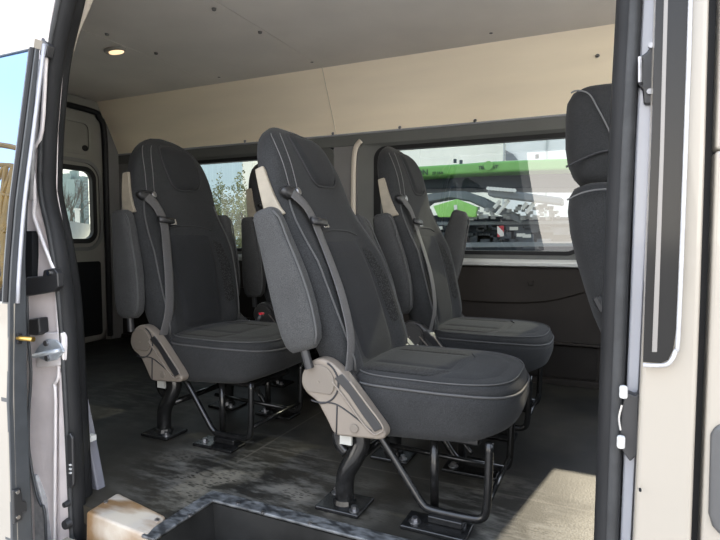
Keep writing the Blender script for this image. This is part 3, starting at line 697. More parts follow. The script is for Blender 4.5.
def make_seat():
    root = empty('passenger_seat', (0, 0, 0), 'x', 'seat', 'single passenger seats in the van')
    # ---- backrest
    ts = [-.03, 0, .05, .1, .15, .2, .25, .3, .35, .4, .44, .48, .52, .56, .6, .64, .68, .71, .74, .76, .78, .795, .805, .813]
    q = MB(); q.loft([ring_back(t) for t in ts]); bk = q.build('backrest', F_MAIN, root, smooth=True)
    bk.location = PIV
    hp = rpoly([(-.076, .765), (.104, .768), (.126, .68), (.106, .585), (-.050, .575), (-.088, .68)], .045)
    patch(hp, .010).build('headrest_panel', F_PANEL, bk, smooth=True)
    q = MB(); q.tube([Vector((frontn(y, t)+.0015, y, t)) for y, t in hp], .0035, 6, closed=True); q.build('headrest_seam', PIPING, bk, smooth=True)
    cp = rpoly([(-.118, .405), (.118, .405), (.132, .30), (.112, .02), (-.112, .02), (-.132, .30)], .03)
    patch(cp, .007).build('centre_panel', F_PANEL, bk, smooth=True)
    q = MB(); q.tube(frontline([(-.135, .418), (-.06, .432), (.06, .432), (.135, .418)], .0005), .003, 6); q.build('upper_seam', PIPING, bk, smooth=True)
    for s in (-1, 1):
        mp = rpoly([(s*.130, .39), (s*.165, .38), (s*.196, .25), (s*.184, .10), (s*.140, .09), (s*.142, .29)], .02)
        patch(mp, .003, -.002, 5).build('mesh_panel', F_MESH, bk, smooth=True)
        q = MB(); q.tube(frontline([(s*.200, .02), (s*.218, .2), (s*.222, .36), (s*.210, .46), (s*.195, .53)], .002), .0032, 6); q.build('side_piping', PIPE_G, bk, smooth=True)
    # stitching on the near shoulder of the headrest
    for y0 in (-.172, -.140):
        q = MB(); q.tube(frontline([(y0-.008, .555), (y0-.004, .62), (y0+.006, .69), (y0+.022, .735), (y0+.038, .757)], .0006), .0014, 6); q.build('stitch_line', STITCH, bk, smooth=True)
    # belt guide shield on the near side of the shoulder
    def side(n_, t, o_=.004): return Vector((n_, -slerp(HW, t)-o_, t))
    P = []
    gl = [(.650, -.066, -.040), (.63, -.066, -.036), (.59, -.066, -.031), (.55, -.066, -.025), (.51, -.066, -.016), (.485, -.066, -.006)]
    A = [side(a, t) for t, a, c in gl]; B = [Vector((c, -slerp(HW, t)*.985-.002, t)) for t, a, c in gl]
    q = MB(); q.ribbon(A, B, (0, -.012, 0)); o = q.build('belt_guide', GUIDE, bk, bevel=.004); o['label'] = 'pale plastic belt guide'
    # belt outlet
    yo, to = -.186, .548
    q = MB(); c = Vector((frontn(yo, to), yo, to))
    q.loft([[c+Vector((dx, .040*s*math.cos(a), .020*s*math.sin(a)-.004*math.cos(a))) for a in [2*math.pi*i/20 for i in range(20)]] for s, dx in ((1.0, -.006), (1.0, .010), (.8, .014))])
    q.build('belt_outlet', BLACKP, bk, smooth=True)
    q = MB(); q.cyl(c+Vector((.006, .030, .004)), (1, .1, 0), .012, .012, 12); q.build('outlet_cap', STEEL, bk, bevel=.003)
    # webbing
    path = [(yo-.005, to-.004, .014), (-.160, .505, .018), (-.142, .455, .016), (-.142, .41, .014), (-.166, .33, .014), (-.192, .22, .014), (-.210, .10, .012), (-.226, .0, .004), (-.234, -.045, -.01)]
    pts = [Vector((frontn(y, t)+o_, y, t)) for y, t, o_ in path]
    q = MB(); q.tube(smoothpath(pts, 5), .0215, 10, .0022, up=(1, 0, 0)); sb = q.build('seat_belt', WEBL, bk, smooth=True); sb['label'] = 'grey seat belt webbing'
    # tongue
    c = Vector((frontn(-.138, .45)+.024, -.136, .45))
    q = MB(); q.tube([c+Vector(p) for p in ((0, -.034, .004), (.004, .036, -.004))], .012, 10, .007, up=(1, 0, 0)); q.build('belt_tongue', BLACKP, bk, smooth=True)
    q = MB(); q.box(c.x-.002, c.x+.002, c.y+.022, c.y+.052, c.z-.018, c.z+.004); q.build('tongue_plate', CHROME, bk, bevel=.001)
    # ---- cushion: stacked plan outlines
    def plan(s, grow, z, n=64):
        out = []
        for i in range(n):
            a = 2*math.pi*i/n; ca, sa = math.cos(a), math.sin(a)
            p = 3.0 if ca > 0 else 5.0
            x = .072+(.227+grow)*sgn(ca)*abs(ca)**(2/p)*s; y = (.226+grow)*sgn(sa)*abs(sa)**(2/p)*s
            zz_ = z if not callable(z) else z(x, y)
            out.append(Vector((x, y, zz_)))
        return out
    def zb(x, y): return .203+.030*(x+.15)/.43+.02*max(0, (x-.2)/.08)
    def ztop(x, y):
        return .372+.012*math.cos(min(1, abs(y)/.22)*1.57)-.22*max(0, x-.15)**2*6*.5+.012*max(0, (abs(y)-.10)/.1)*max(0, 1-abs(y)/.225*.9)
    def zr(k): return lambda x, y: zb(x, y)+(.352-.22*max(0, x-.15)**2*3-zb(x, y))*k
    q = MB()
    rings = [plan(.5, 0, lambda x, y: zb(x, y)-.004), plan(.86, 0, lambda x, y: zb(x, y)), plan(.95, 0, zr(.06)), plan(1, -.006, zr(.22)), plan(1, .0, zr(.5)), plan(1, .001, zr(.8)), plan(1, -.001, zr(.955)), plan(1, -.006, zr(1.0)),
             plan(1, -.004, lambda x, y: zr(1)(x, y)+.006), plan(1, -.007, lambda x, y: zr(1)(x, y)+.016)]
    for s_ in (.955, .9, .8, .65, .45, .2, .02): rings.append(plan(s_, -.007, lambda x, y: ztop(x, y)))
    q.loft(rings); cu = q.build('cushion', F_SIDE, root, smooth=True)
    q = MB(); q.tube(plan(1, -.001, zr(1.0)), .0032, 6, closed=True); q.build('cushion_piping', PIPE_G, cu, smooth=True)
    q = MB(); q.tube(plan(.962, -.006, lambda x, y: ztop(x, y)+.001), .0020, 6, closed=True); q.build('cushion_stitch', PIPE_G, cu, smooth=True)
    def tpatch(out, m, nm, off=.004):
        cx = sum(p[0] for p in out)/len(out); cy = sum(p[1] for p in out)/len(out); rr = []
        for k in range(7):
            s = 1-k/6*.97; rise = -.0015+(off*.7+.0015)*min(1, (1-s)/.10)**.5
            rr.append([Vector((cx+(x-cx)*s, cy+(y-cy)*s, ztop(cx+(x-cx)*s, cy+(y-cy)*s)+rise)) for x, y in out])
        w = MB(); w.loft(rr, False); w.f.append(tuple(6*len(out)+j for j in range(len(out)))); return w.build(nm, m, cu, smooth=True)
    tpatch(rpoly([(-.12, -.09), (.118, -.095), (.118, .095), (-.12, .09)], .012), F_PANEL, 'centre_insert')
    tpatch(rpoly([(-.12, -.178), (.085, -.178), (.128, -.10), (-.12, -.094)], .012), F_MESH, 'mesh_insert', .003)
    tpatch(rpoly([(-.12, .178), (.085, .178), (.128, .10), (-.12, .094)], .012), F_MESH, 'mesh_insert', .003)
    tpatch(rpoly([(.10, -.178), (.20, -.165), (.245, -.09), (.252, 0), (.245, .09), (.20, .165), (.10, .178), (.138, .09), (.136, -.09)], .02), F_MAIN, 'front_insert', .004)
    # pan under the cushion
    q = MB(); q.box(-.13, .20, -.12, .12, .19, .215); q.build('seat_pan', GLOSSB, root, bevel=.008)
    # ---- armrests folded up (built upright in their own frame, pivot low)
    for s, y in ((-1, -.274), (1, .274)):
        def aring(t):
            w0 = slerp([(0, -.055), (.02, -.068), (.1, -.075), (.3, -.066), (.36, -.064), (.385, -.060), (.395, -.048)], t)
            w1 = slerp([(0, .015), (.02, .035), (.1, .046), (.2, .042), (.3, .026), (.36, .016), (.385, .008), (.395, -.004)], t)
            th = slerp([(0, .012), (.02, .024), (.1, .028), (.3, .028), (.38, .026), (.391, .020), (.395, .012)], t)
            out = []; c, h = (w0+w1)/2, (w1-w0)/2
            for i in range(28):
                a = 2*math.pi*i/28; ca, sa = math.cos(a), math.sin(a)
                out.append(Vector((c+h*sgn(ca)*abs(ca)**.55, th*sgn(sa)*abs(sa)**.55, t)))
            return out
        q = MB(); q.loft([aring(t) for t in (0, .008, .02, .05, .1, .15, .2, .25, .3, .34, .36, .375, .388, .395)])
        ar = q.build('armrest', F_ARM, root, smooth=True); ar.location = (-.215, y, .445)
        q = MB(); q.tube([Vector((slerp([(0, .015), (.02, .035), (.1, .046), (.2, .042), (.3, .028), (.36, .020), (.39, .0)], t), s*.018, t)) for t in [.01+.37*i/16 for i in range(17)]], .003, 6); q.build('armrest_seam', PIPE_G, ar, smooth=True)
        q = MB(); q.cyl((-.02, 0, -.05), (0, 0, 1), .012, .06, 12); q.build('armrest_post', BLACKP, ar)
    # ---- recliner covers
    def cover(sy):
        y0 = sy*.262
        P = [(-.255, .343), (-.252, .372), (-.236, .398), (-.212, .415), (-.188, .419), (-.160, .410), (-.135, .392), (-.105, .362), (-.055, .305), (-.012, .255), (-.006, .242), (-.010, .230), (-.022, .224), (-.142, .216), (-.158, .222), (-.178, .258), (-.205, .300), (-.240, .320)]
        P = rpoly(P, .012, 3)
        q = MB(); q.prism([(x, y0, z) for x, z in P], (0, -sy*.042, 0)); c = q.build('recliner_cover', SHIELD if sy < 0 else SHIELD_SHADE, root, bevel=.008, seg=3)
        q = MB(); cx, cz = -.197, .356
        D = [(cx+.047*math.cos(a), cz+.047*math.sin(a)) for a in [R(-40+260*i/22) for i in range(23)]]
        q.prism([(x, y0+sy*.001, z) for x, z in D], (0, sy*.0035, 0)); q.build('cover_disc', SHIELD_D if sy < 0 else SHIELD_SHADE, c, bevel=.002)
        q = MB(); q.cyl((cx, y0+sy*.003, cz), (0, sy, 0), .003, .003, 8); q.build('disc_pin', SHIELD, c)
        q = MB(); arc = [(cx+.058*math.cos(R(a)), y0+sy*.001, cz+.058*math.sin(R(a))) for a in range(-88, 70, 8)]
        q.tube(arc, .0025, 6); q.build('cover_groove', PIPING, c, smooth=True)
        q = MB(); q.tube(smoothpath([(-.221, y0+sy*.001, .303), (-.20, y0+sy*.001, .300), (-.15, y0+sy*.001, .302), (-.10, y0+sy*.001, .28), (-.045, y0+sy*.001, .245)], 5), .002, 6); q.tube([(-.143, y0+sy*.001, .300), (-.146, y0+sy*.001, .220)], .002, 6); q.build('cover_joint', PIPING, c, smooth=True)
        q = MB(); q.ribbon([(-.128, y0, .385), (-.09, y0, .350), (-.05, y0, .302), (-.012, y0, .258)], [(-.150, y0, .370), (-.11, y0, .335), (-.07, y0, .285), (-.035, y0, .245)], (0, sy*.004, 0)); q.build('cover_channel', BLACKP, c, bevel=.002)
        q = MB(); q.tube(smoothpath([(-.158, y0+sy*.003, .362), (-.12, y0+sy*.003, .322), (-.075, y0+sy*.003, .270), (-.04, y0+sy*.003, .240), (-.024, y0+sy*.003, .243), (-.012, y0+sy*.003, .262), (-.06, y0+sy*.003, .318), (-.105, y0+sy*.003, .368)], 5), .0028, 6); q.build('channel_edge', SHIELD if sy < 0 else STEEL, c, smooth=True)
        q = MB(); q.cyl((-.093, y0, .245), (0, sy, 0), .012, .005, 16); q.build('cover_cap', SHIELD_D, c, bevel=.002)
        q = MB(); q.prism([(x, sy*.203, z) for x, z in ((-.19, .415), (-.13, .385), (-.05, .30), (-.01, .24), (-.05, .215), (-.16, .22), (-.22, .33))], (0, sy*.02, 0)); q.build('cover_back', BLACKP, c, bevel=.004)
        return c
    cover(-1); cover(1)
    # ---- legs
    def loop(y):
        q = MB(); P = [(-.065, y, .225), (-.02, y, .165), (.045, y, .075), (.068, y, .046), (.095, y, .034), (.19, y, .034), (.222, y, .040), (.234, y, .062), (.238, y, .12), (.240, y, .235)]
        q.tube(smoothpath(P, 4), .0105, 12); return q.build('leg_loop', GLOSSB, root, smooth=True)
    loop(-.19); loop(.14)
    for y in (-.165, .12):
        q = MB(); q.tube([(.092, y, .225), (.094, y, .032)], .0115, 12); q.build('front_post', GLOSSB, root, smooth=True)
    for y in (-.205, .165):
        q = MB(); q.tube(smoothpath([(-.115, y+.01, .225), (-.105, y+.01, .185), (-.120, y, .14), (-.142, y-.002, .10), (-.150, y, .06), (-.150, y, .012)], 5), [.026]*26, 14); q.build('rear_leg', GLOSSB, root, smooth=True)
        q = MB(); q.tube(smoothpath([(-.175, y+.01, .225), (-.18, y+.01, .19), (-.172, y+.01, .165), (-.15, y+.008, .145)], 4), .011, 8, .016); q.build('rear_bracket', GLOSSB, root, smooth=True)
        q = MB(); q.box(-.15, -.115, y-.03, y-.022, .185, .215); q.build('leg_sticker', STICK, root)
        q = MB(); q.box(-.215, -.085, y-.055, y+.055, 0, .012); pl = q.build('base_plate', GLOSSB, root, bevel=.004)
        q = MB(); q.cyl((-.15, y, .010), (0, 0, 1), .034, .014, 16, .03); q.build('leg_collar', GLOSSB, pl)
        for bx, by in ((-.105, y-.035), (-.195, y+.035)):
            q = MB(); q.cyl((bx, by, .011), (0, 0, 1), .014, .003, 14); q.cyl((bx, by, .013), (0, 0, 1), .008, .012, 6); q.build('bolt', STEEL, pl)
        q = MB(); q.box(.03, .20, y-.05, y+.035, 0, .012); pl = q.build('base_plate', GLOSSB, root, bevel=.004)
        for bx in (.06,):
            q = MB(); q.cyl((bx, y-.018, .011), (0, 0, 1), .016, .003, 14); q.cyl((bx, y-.018, .013), (0, 0, 1), .009, .010, 6); q.build('bolt', STEEL, pl)
        q = MB(); q.box(.09, .18, y-.010, y+.040, .011, .030); q.build('loop_clamp', GLOSSB, pl, bevel=.004)
    q = MB(); q.tube([(-.12, .05, .085), (.235, .05, .075)], .008, 8); q.tube([(-.14, -.17, .11), (-.14, .15, .11)], .012, 8); q.tube([(.235, -.19, .075), (.235, .14, .075)], .008, 8); q.build('cross_bar', GLOSSB, root, smooth=True)
    q = MB(); q.tube(smoothpath([(.05, -.02, .22), (.12, -.02, .17), (.16, -.03, .135)], 4), .005, 8); q.build('cable', GLOSSB, root, smooth=True)
    # ---- buckle on the far side
    q = MB(); q.tube([(-.06, .232, .33), (-.03, .228, .375), (-.012, .226, .405)], [.010, .014, .016], 10, [.008, .010, .011], up=(0, 1, 0)); bu = q.build('belt_buckle', BLACKP, root, smooth=True)
    q = MB(); q.box(-.018, .0, .217, .236, .404, .413); q.build('release_button', RED, bu, bevel=.002)
    return root
def set_recline(root, deg, arm=None):
    for c in kids(root):
        n = c.name.split('.')[0]
        if n == 'backrest': c.rotation_euler = (0, -R(deg), 0)
        if n == 'belt_buckle' and deg > 14: c.location = (-.035, -.012, -.055)
        if n == 'armrest':
            a = R(deg); c.rotation_euler = (0, -R(deg if arm is None else arm), 0)
seatA = make_seat()
spots = [((-.50, 1.50), 23, 17, 'dark grey fabric single seat closest to the door, recliner cover in full view'),
         ((-.50, 2.21), 15.5, 10, 'dark grey fabric single seat beside the large window, armrest folded up before the glass'),
         ((-1.36, 1.70), 12.5, 3, 'dark grey fabric single seat nearest the rear door, shaded recliner cover facing the pillar'),
         ((-1.36, 2.46), 12.5, 3, 'dark grey fabric single seat mostly hidden behind the others, under the rear side window')]
seats = []
for i, ((x, y), rec, arm, lab) in enumerate(spots):
    s = seatA if i == 0 else copy_tree(seatA)
    s.location = (x, y, 0); s['label'] = lab; seats.append(s)
for s, (p, rec, arm, lab) in zip(seats, spots): set_recline(s, rec, arm)

# shade on the covers deep in the van, put into their colour
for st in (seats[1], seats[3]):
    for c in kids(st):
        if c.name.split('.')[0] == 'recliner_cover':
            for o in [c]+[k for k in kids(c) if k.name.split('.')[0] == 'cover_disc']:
                o.material_slots[0].link = 'OBJECT'; o.material_slots[0].material = SHIELD_SHADE
# the armrest on the window side of the second seat is pushed further forward
for c in kids(seats[1]):
    if c.name.split('.')[0] == 'armrest' and c.location.y > 0: c.location = (-.225, .274, .475); c.rotation_euler = (0, R(16), 0)

# front cab seat seen edge-on beside the pillar
fs = empty('front_seat', (.17, 1.62, 0), 'dark grey front cab seat seen side on, white stitched headrest, beside the right pillar', 'seat')
FO = Vector((.17, 1.62, 0))
def cabring(px_l, z, depth, hw, lean=0):
    x0 = px_l; out = []
    for i in range(32):
        a = 2*math.pi*i/32; ca, sa = math.cos(a), math.sin(a)
        out.append(Vector((x0+depth/2+depth/2*sgn(ca)*abs(ca)**.6, 1.62+hw*sgn(sa)*abs(sa)**.6, z))-FO)
    return out
YS = 1.40
def xz(px, py, Y=1.40): p = atY(px, py, Y); return p.x, p.z
hl = [(606, 82.0), (590, 82.5), (577, 85), (569, 90), (564, 99), (562.5, 115), (562.5, 145), (565, 162), (570, 174), (577, 182), (590, 184.5)]
dp = [.06, .10, .13, .15, .165, .17, .165, .155, .14, .12, .09]; hws = [.06, .09, .115, .128, .135, .14, .14, .138, .132, .125, .11]
q = MB(); q.loft([cabring(*xz(a, b2, 1.485), d, h) for (a, b2), d, h in zip(hl, dp, hws)]); q.build('headrest', F_SIDE, fs, smooth=True)
bl = [(600, 180), (580, 181.5), (570, 186), (564.5, 195), (563, 210), (566, 235), (573, 265), (582, 295), (590, 320), (603, 350), (618, 395)]
dp = [.06, .12, .15, .165, .175, .18, .18, .18, .18, .18, .17]; hws = [.12, .18, .205, .215, .22, .225, .225, .225, .225, .22, .2]
q = MB(); q.loft([cabring(*xz(a, b2), d, h) for (a, b2), d, h in zip(bl, dp, hws)]); q.build('backrest', F_SIDE, fs, smooth=True)
x, z = xz(600, 182); q = MB(); q.cyl(Vector((x+.06, 1.55, z-.03))-FO, (0, 0, 1), .008, .06, 10); q.cyl(Vector((x+.06, 1.69, z-.03))-FO, (0, 0, 1), .008, .06, 10); q.build('headrest_post', CHROME, fs)
def stitch(pts, Y, nm, mm, r):
    q = MB(); q.tube([p-FO for p in smoothpath([atY(a, b2, Y) for a, b2 in pts], 5)], r, 6); q.build(nm, mm, fs, smooth=True)
stitch([(571, 93), (575, 91), (582, 91), (590, 95), (597, 107), (605, 122), (612, 137)], 1.478, 'stitch_line', STITCH, .0022)
stitch([(567, 200), (580, 193.5), (595, 190), (612, 189)], 1.392, 'stitch_line', STITCH, .0022)
q = MB(); q.tube([p-FO for p in smoothpath([atY(a, b2, 1.475) for a, b2 in ((566, 167), (580, 160), (597, 153), (612, 150))], 5)], .003, 6); q.build('headrest_seam', PIPING, fs, smooth=True)
q = MB(); q.tube([atY(a, b2, 1.385)-FO for a, b2 in ((597, 297), (604, 310))], .012, 8); q.build('side_lever', BLACKP, fs)
q = MB()
q.loft([[Vector((x, 1.62+sy*.22, z))-FO for x, sy, z in ((.10, -1, .20), (.55, -1, .22), (.57, -1, .33), (.10, -1, .34))], [Vector((x, 1.62+sy*.22, z))-FO for x, sy, z in ((.10, 1, .20), (.55, 1, .22), (.57, 1, .33), (.10, 1, .34))]])
q.build('cushion', F_SIDE, fs, bevel=.03, seg=3)
q = MB(); q.box(-.03, .36, -.18, .18, 0, .2); q.build('seat_box', BLACKP, fs, bevel=.01)

# ------------------------------------------------------------------ outside
GZ = -.62
b = MB(); b.box(-120, 120, -120, 120, GZ-.1, GZ); struct(b.build('ground', GROUND))
GREEN = mat('green_machine_paint', (.17, .42, .10), .45, noise=.08, nscale=3)
GREEN_L = mat('light_green_machine_paint', (.30, .62, .16), .45, noise=.05, nscale=3)
NAVY = mat('dark_navy_steel', (.035, .05, .075), .6, noise=.2, nscale=3)
GREYM = mat('grey_machine_steel', (.17, .19, .21), .6, noise=.15, nscale=4)
WHITEM = mat('white_machine_paint', (.75, .75, .72), .5)
CREAMW = mat('cream_render', (.95, .93, .84), .8, noise=.03, nscale=2)
BLUEW = mat('pale_blue_cladding', (.55, .68, .75), .7, noise=.06, nscale=3, stretch=(6, 6, .1))
INK = mat('dark_lettering', (.03, .07, .04), .6)
MY = 7.0
mo = atY(500, 260, MY); mo.z = GZ
mc = empty('crushing_machine', mo, 'green and navy tracked machine with long green boom, outside the large side window', 'machine')
def mpoly(nm, mm, pts, Y, d, bev=.02, par=None, label=None):
    q = MB(); q.prism([atY(x, y, Y)-mo for x, y in pts], (0, d, 0)); o = q.build(nm, mm, par or mc, bevel=bev)
    if label: o['label'] = label
    return o
bm = mpoly('boom', GREEN, [(330, 172.5), (410, 166.8), (470, 163), (490, 161.3), (530, 159.5), (575, 158), (640, 155), (640, 167), (575, 169.5), (490, 172.5), (470, 173.5), (410, 177), (330, 182)], MY-.3, .6, .03, label='long green boom with dark lettering')
q = MB(); c = atY(489, 166, MY-.3)-mo; q.cyl(c, (0, -1, 0), .055, .05, 18); q.build('boom_pin', GREEN, mc)
q = MB()
for px, py in ((455, 161), (461, 162), (537, 156.5)): p = atY(px, py+2, MY)-mo; q.cyl(p, (0, 0, 1), .022, .05, 8)
q.build('boom_lug', NAVY, mc)
mpoly('body', NAVY, [(330, 181), (410, 176), (490, 172), (575, 168), (640, 166), (640, 190), (575, 188), (520, 188), (490, 189), (470, 188), (420, 189), (330, 191)], MY+.1, .8)
mpoly('rear_frame', NAVY, [(330, 196), (405, 195), (420, 214), (330, 250)], MY+.5, .4)
mpoly('arched_guard', GREYM, [(380, 213), (405, 200), (430, 193.5), (450, 191), (465, 191), (480, 196), (500, 206), (520, 216), (520, 223), (490, 211), (468, 201), (450, 198), (428, 202), (412, 214), (405, 240), (380, 245)], MY-.2, .3, label='grey arched guard')
mpoly('side_plate', GREEN_L, [(433, 206), (457, 199), (477, 207), (475, 217), (438, 217)], MY-.35, .1, .01, label='light green five sided plate')
q = MB(); q.tube([atY(455.5, 205, MY-.37)-mo, atY(456, 213, MY-.37)-mo], .022, 6); q.build('plate_spike', WHITEM, mc)
mpoly('conveyor', GREYM, [(487, 190), (500, 189.5), (562, 197.5), (562, 205), (530, 201), (488, 196)], MY-.5, .3, label='grey conveyor belt')
q = MB()
for i in range(9):
    p = atY(489+i*3.2, 188.6+i*.25, MY-.5)-mo; q.cyl(p, (0, -1, 0), .022, .05, 8)
q.build('conveyor_roller', WHITEM, mc)
mpoly('chassis', NAVY, [(330, 216), (470, 215), (520, 217), (640, 217), (640, 262), (330, 262)], MY+.2, .8)
mpoly('chassis_beam', GREYM, [(400, 222), (640, 220), (640, 223), (400, 226)], MY-.05, .2, .01)
mpoly('chassis_beam', GREYM, [(400, 243), (640, 241), (640, 246), (400, 248)], MY-.1, .2, .01)
q = MB()
for a, b2 in (((497, 214), (509, 200)), ((494, 208), (500, 201)), ((526, 213), (535, 202)), ((522, 209), (527, 203))): q.tube([atY(*a, MY-.4)-mo, atY(*b2, MY-.4)-mo], .022, 8)
q.build('strut', WHITEM, mc)
q = MB(); rnd = random.Random(3)
for i in range(90):
    px, py = rnd.uniform(470, 560), rnd.uniform(206, 219); p = atY(px, py, MY-.1-rnd.random()*.2)-mo; s = rnd.uniform(.008, .026); q.box(p.x-s, p.x+s*1.5, p.y-s, p.y+s, p.z-s, p.z+s)
q.build('engine_fittings', mat('mixed_machine_fittings', (.30, .31, .31), .5, noise=.8, nscale=4), mc)
q = MB()
for i in range(40):
    px, py = rnd.uniform(405, 570), rnd.uniform(222, 246); p = atY(px, py, MY+.1)-mo; s = rnd.uniform(.03, .09); q.box(p.x-s, p.x+s*1.5, p.y-.05, p.y+.05, p.z-s*.6, p.z+s*.6)
q.build('chassis_fittings', mat('dark_machine_fittings', (.10, .12, .15), .5, noise=.8, nscale=2), mc)
q = MB()
for (px, py) in ((439, 228), (447, 241), (514, 228.5), (521, 235), (527, 236)): p = atY(px, py, MY-.05)-mo; q.box(p.x-.05, p.x+.05, p.y-.02, p.y, p.z-.02, p.z+.02)
q.build('marker_plate', WHITEM, mc)
wpm, nt, bb = _nodes('red_white_stripes')
tc = nt.nodes.new('ShaderNodeTexCoord'); wv = nt.nodes.new('ShaderNodeTexWave'); wv.bands_direction = 'DIAGONAL'; wv.inputs['Scale'].default_value = 3.4
L(nt, tc.outputs['Object'], wv.inputs['Vector']); L(nt, ramp(nt, wv.outputs['Fac'], [(.48, (.75, .72, .70)), (.52, (.5, .04, .06))]), bb.inputs['Base Color'])
mpoly('warning_plate', wpm, [(497, 226), (503.5, 225.5), (503.5, 236), (497.5, 237)], MY-.15, .03, .0, label='red and white striped warning plate')
# lettering on the boom
def text(body, px, py, size, Y, m, par, org, shear=0):
    cu = bpy.data.curves.new('lettering', 'FONT'); cu.body = body; cu.size = size; cu.extrude = .004; cu.shear = shear; cu.offset = size*.02
    o = bpy.data.objects.new('lettering_src', cu); COL.objects.link(o); dg = bpy.context.evaluated_depsgraph_get()
    me = bpy.data.meshes.new_from_object(o.evaluated_get(dg)); bpy.data.objects.remove(o)
    me.materials.clear(); me.materials.append(m); t = bpy.data.objects.new('lettering', me); COL.objects.link(t); t.parent = par
    t.location = atY(px, py, Y)-org; t.rotation_euler = (R(90), -.0, 0); return t
text('UNION', 402.5, 176.3, .105, MY-.31, INK, mc, mo)
text('27 16A', 432, 174.6, .05, MY-.31, INK, mc, mo)
text('TERRANT', 478, 169.3, .055, MY-.31, INK, mc, mo, .2)
# building panels behind the machine
def building(name, label, pts, Y, m, d=3, extra=None):
    o = atY(pts[0][0], 300, Y); o.z = GZ
    e = empty(name, o, label, 'building')
    q = MB(); P = [atY(x, y, Y) for x, y in pts]; P = [Vector((p.x, p.y, max(p.z, GZ))) for p in P]
    q.prism([p-o for p in P], (0, d, 0)); q.build('wall', m, e)
    return e, o
eb, eo = building('building', 'cream walled hall behind the green boom', [(345, 80), (505, 80), (505, 330), (345, 330)], 26, CREAMW)
eb2, eo2 = building('building', 'white panelled shed at the right behind the boom', [(505.5, 100), (660, 100), (660, 330), (505.5, 330)], 24, mat('white_grey_panels', (.80, .82, .82), .7, noise=.08, nscale=.6))
q = MB()
for px in (505, 548, 600): p = atY(px, 100, 23.97)-eo2; p2 = atY(px, 280, 23.97)-eo2; q.tube([p, (p.x, p.y, 0)], .05, 6)
q.build('panel_joint', mat('panel_joint_grey', (.5, .53, .53), .7), eb2)
q = MB(); P = [atY(x, y, 23.9)-eo2 for x, y in ((505.5, 150), (513, 154), (518, 160), (505.5, 160))]; q.prism(P, (0, .05, 0)); q.build('shed_gusset', GREYM, eb2)
eb3, eo3 = building('building', 'pale blue clad building behind bushes, through the rear side window', [(120, 95), (243, 95), (243, 330), (120, 330)], 22, BLUEW)
eb4, eo4 = building('building', 'narrow cream tower wall next to the pale blue building', [(243, 90), (253.5, 90), (253.5, 330), (243, 330)], 21.5, CREAMW, 1)
def leafy(name, label, c, rx, rz, mm, n=900, trunk=True, group=None, leaf=.055):
    e = empty(name, (c[0], c[1], GZ), label, 'bush' if not trunk else 'tree', group)
    rnd = random.Random(hash(name) % 97+int(c[0]*10)); q = MB()
    for i in range(n):
        a = rnd.uniform(0, 6.283); u = rnd.uniform(-1, 1); r_ = rnd.random()**.33
        k = 1+.25*math.sin(3*a)+.2*math.sin(5*u+a)
        p = Vector((rx*.9*k*r_*math.cos(a)*math.sqrt(1-u*u), rx*k*r_*math.sin(a)*math.sqrt(1-u*u), rz+rz*u*r_*k*.9))
        d1 = Vector((rnd.gauss(0, 1), rnd.gauss(0, 1), rnd.gauss(0, 1))).normalized()*leaf; d2 = Vector((rnd.gauss(0, 1), rnd.gauss(0, 1), rnd.gauss(0, 1))).normalized()*leaf*.6
        p.z = max(p.z, .05); q.add([p-d1, p+d2, p+d1, p-d2], [(0, 1, 2, 3)])
    q.build('foliage', mm, e)
    q = MB()
    for i in range(7):
        a = rnd.uniform(0, 6.283); q.tube([(0, 0, 0), (rx*.3*math.cos(a), rx*.3*math.sin(a), rz*.7), (rx*.6*math.cos(a), rx*.6*math.sin(a), rz*1.3)], [.06, .04, .015], 6)
    q.build('stem', mat('bark_brown', (.10, .08, .06), .9) if 'bark_brown' not in MATS else MATS['bark_brown'], e)
    return e
LEAF = mat('olive_foliage', (.20, .21, .10), .8, noise=.5, nscale=1.5)
for px, w, lab in ((201, .58, 'leftmost olive bush under the pale blue wall'), (223.5, .55, 'middle olive bush under the pale blue wall'), (244.5, .5, 'olive bush against the narrow cream wall')):
    p = atY(px, 176, 15.6 if 'middle' in lab else 14); leafy('bush', lab, (p.x, p.y), w, (p.z-GZ)/2, LEAF, 2600, False, 'olive bushes outside the rear side window')
# trees, towers and a parked car beyond the rear door
BARK = mat('bare_branch', (.13, .115, .10), .9)
def bare_tree(px, X, ztop, label, seed):
    p = atX(px, 235, X); e = empty('bare_tree', (p.x, p.y, GZ), label, 'tree', 'bare trees beyond the rear door'); rnd = random.Random(seed); T = MB(); Bq = MB()
    H_ = ztop-GZ
    def br(a, d, l, r_, lev, q):
        b_ = a+d*l; mid_ = a+d*l*.5+Vector((rnd.gauss(0, .04), rnd.gauss(0, .04), 0))*l
        q.tube([a, mid_, b_], [r_, r_*.8, r_*.6], 5)
        if lev == 0: return
        for i in range(3 if lev > 1 else 4):
            nd = (d+Vector((rnd.gauss(0, .5), rnd.gauss(0, .5), rnd.uniform(0, .5)))).normalized()
            br(a+d*l*rnd.uniform(.55, 1), nd, l*rnd.uniform(.5, .75), r_*.55, lev-1, Bq)
    br(Vector((0, 0, 0)), Vector((0, 0, 1)), H_*.42, H_*.018, 4, T)
    T.build('trunk', BARK, e); Bq.build('branches', BARK, e)
for i, (px, X, pt, lab) in enumerate(((60, -16, 168, 'leftmost bare tree seen in the rear door window'), (70, -18, 172, 'middle bare tree seen in the rear door window'), (84, -20, 195, 'lower bare tree under the twin towers'), (92, -19, 190, 'bare tree at the right edge of the rear door window'))):
    bare_tree(px, X, atX(px, pt, X).z, lab, 11+i)
HAZE = mat('hazy_tower', (.30, .38, .38), .9, noise=.1, nscale=.3)
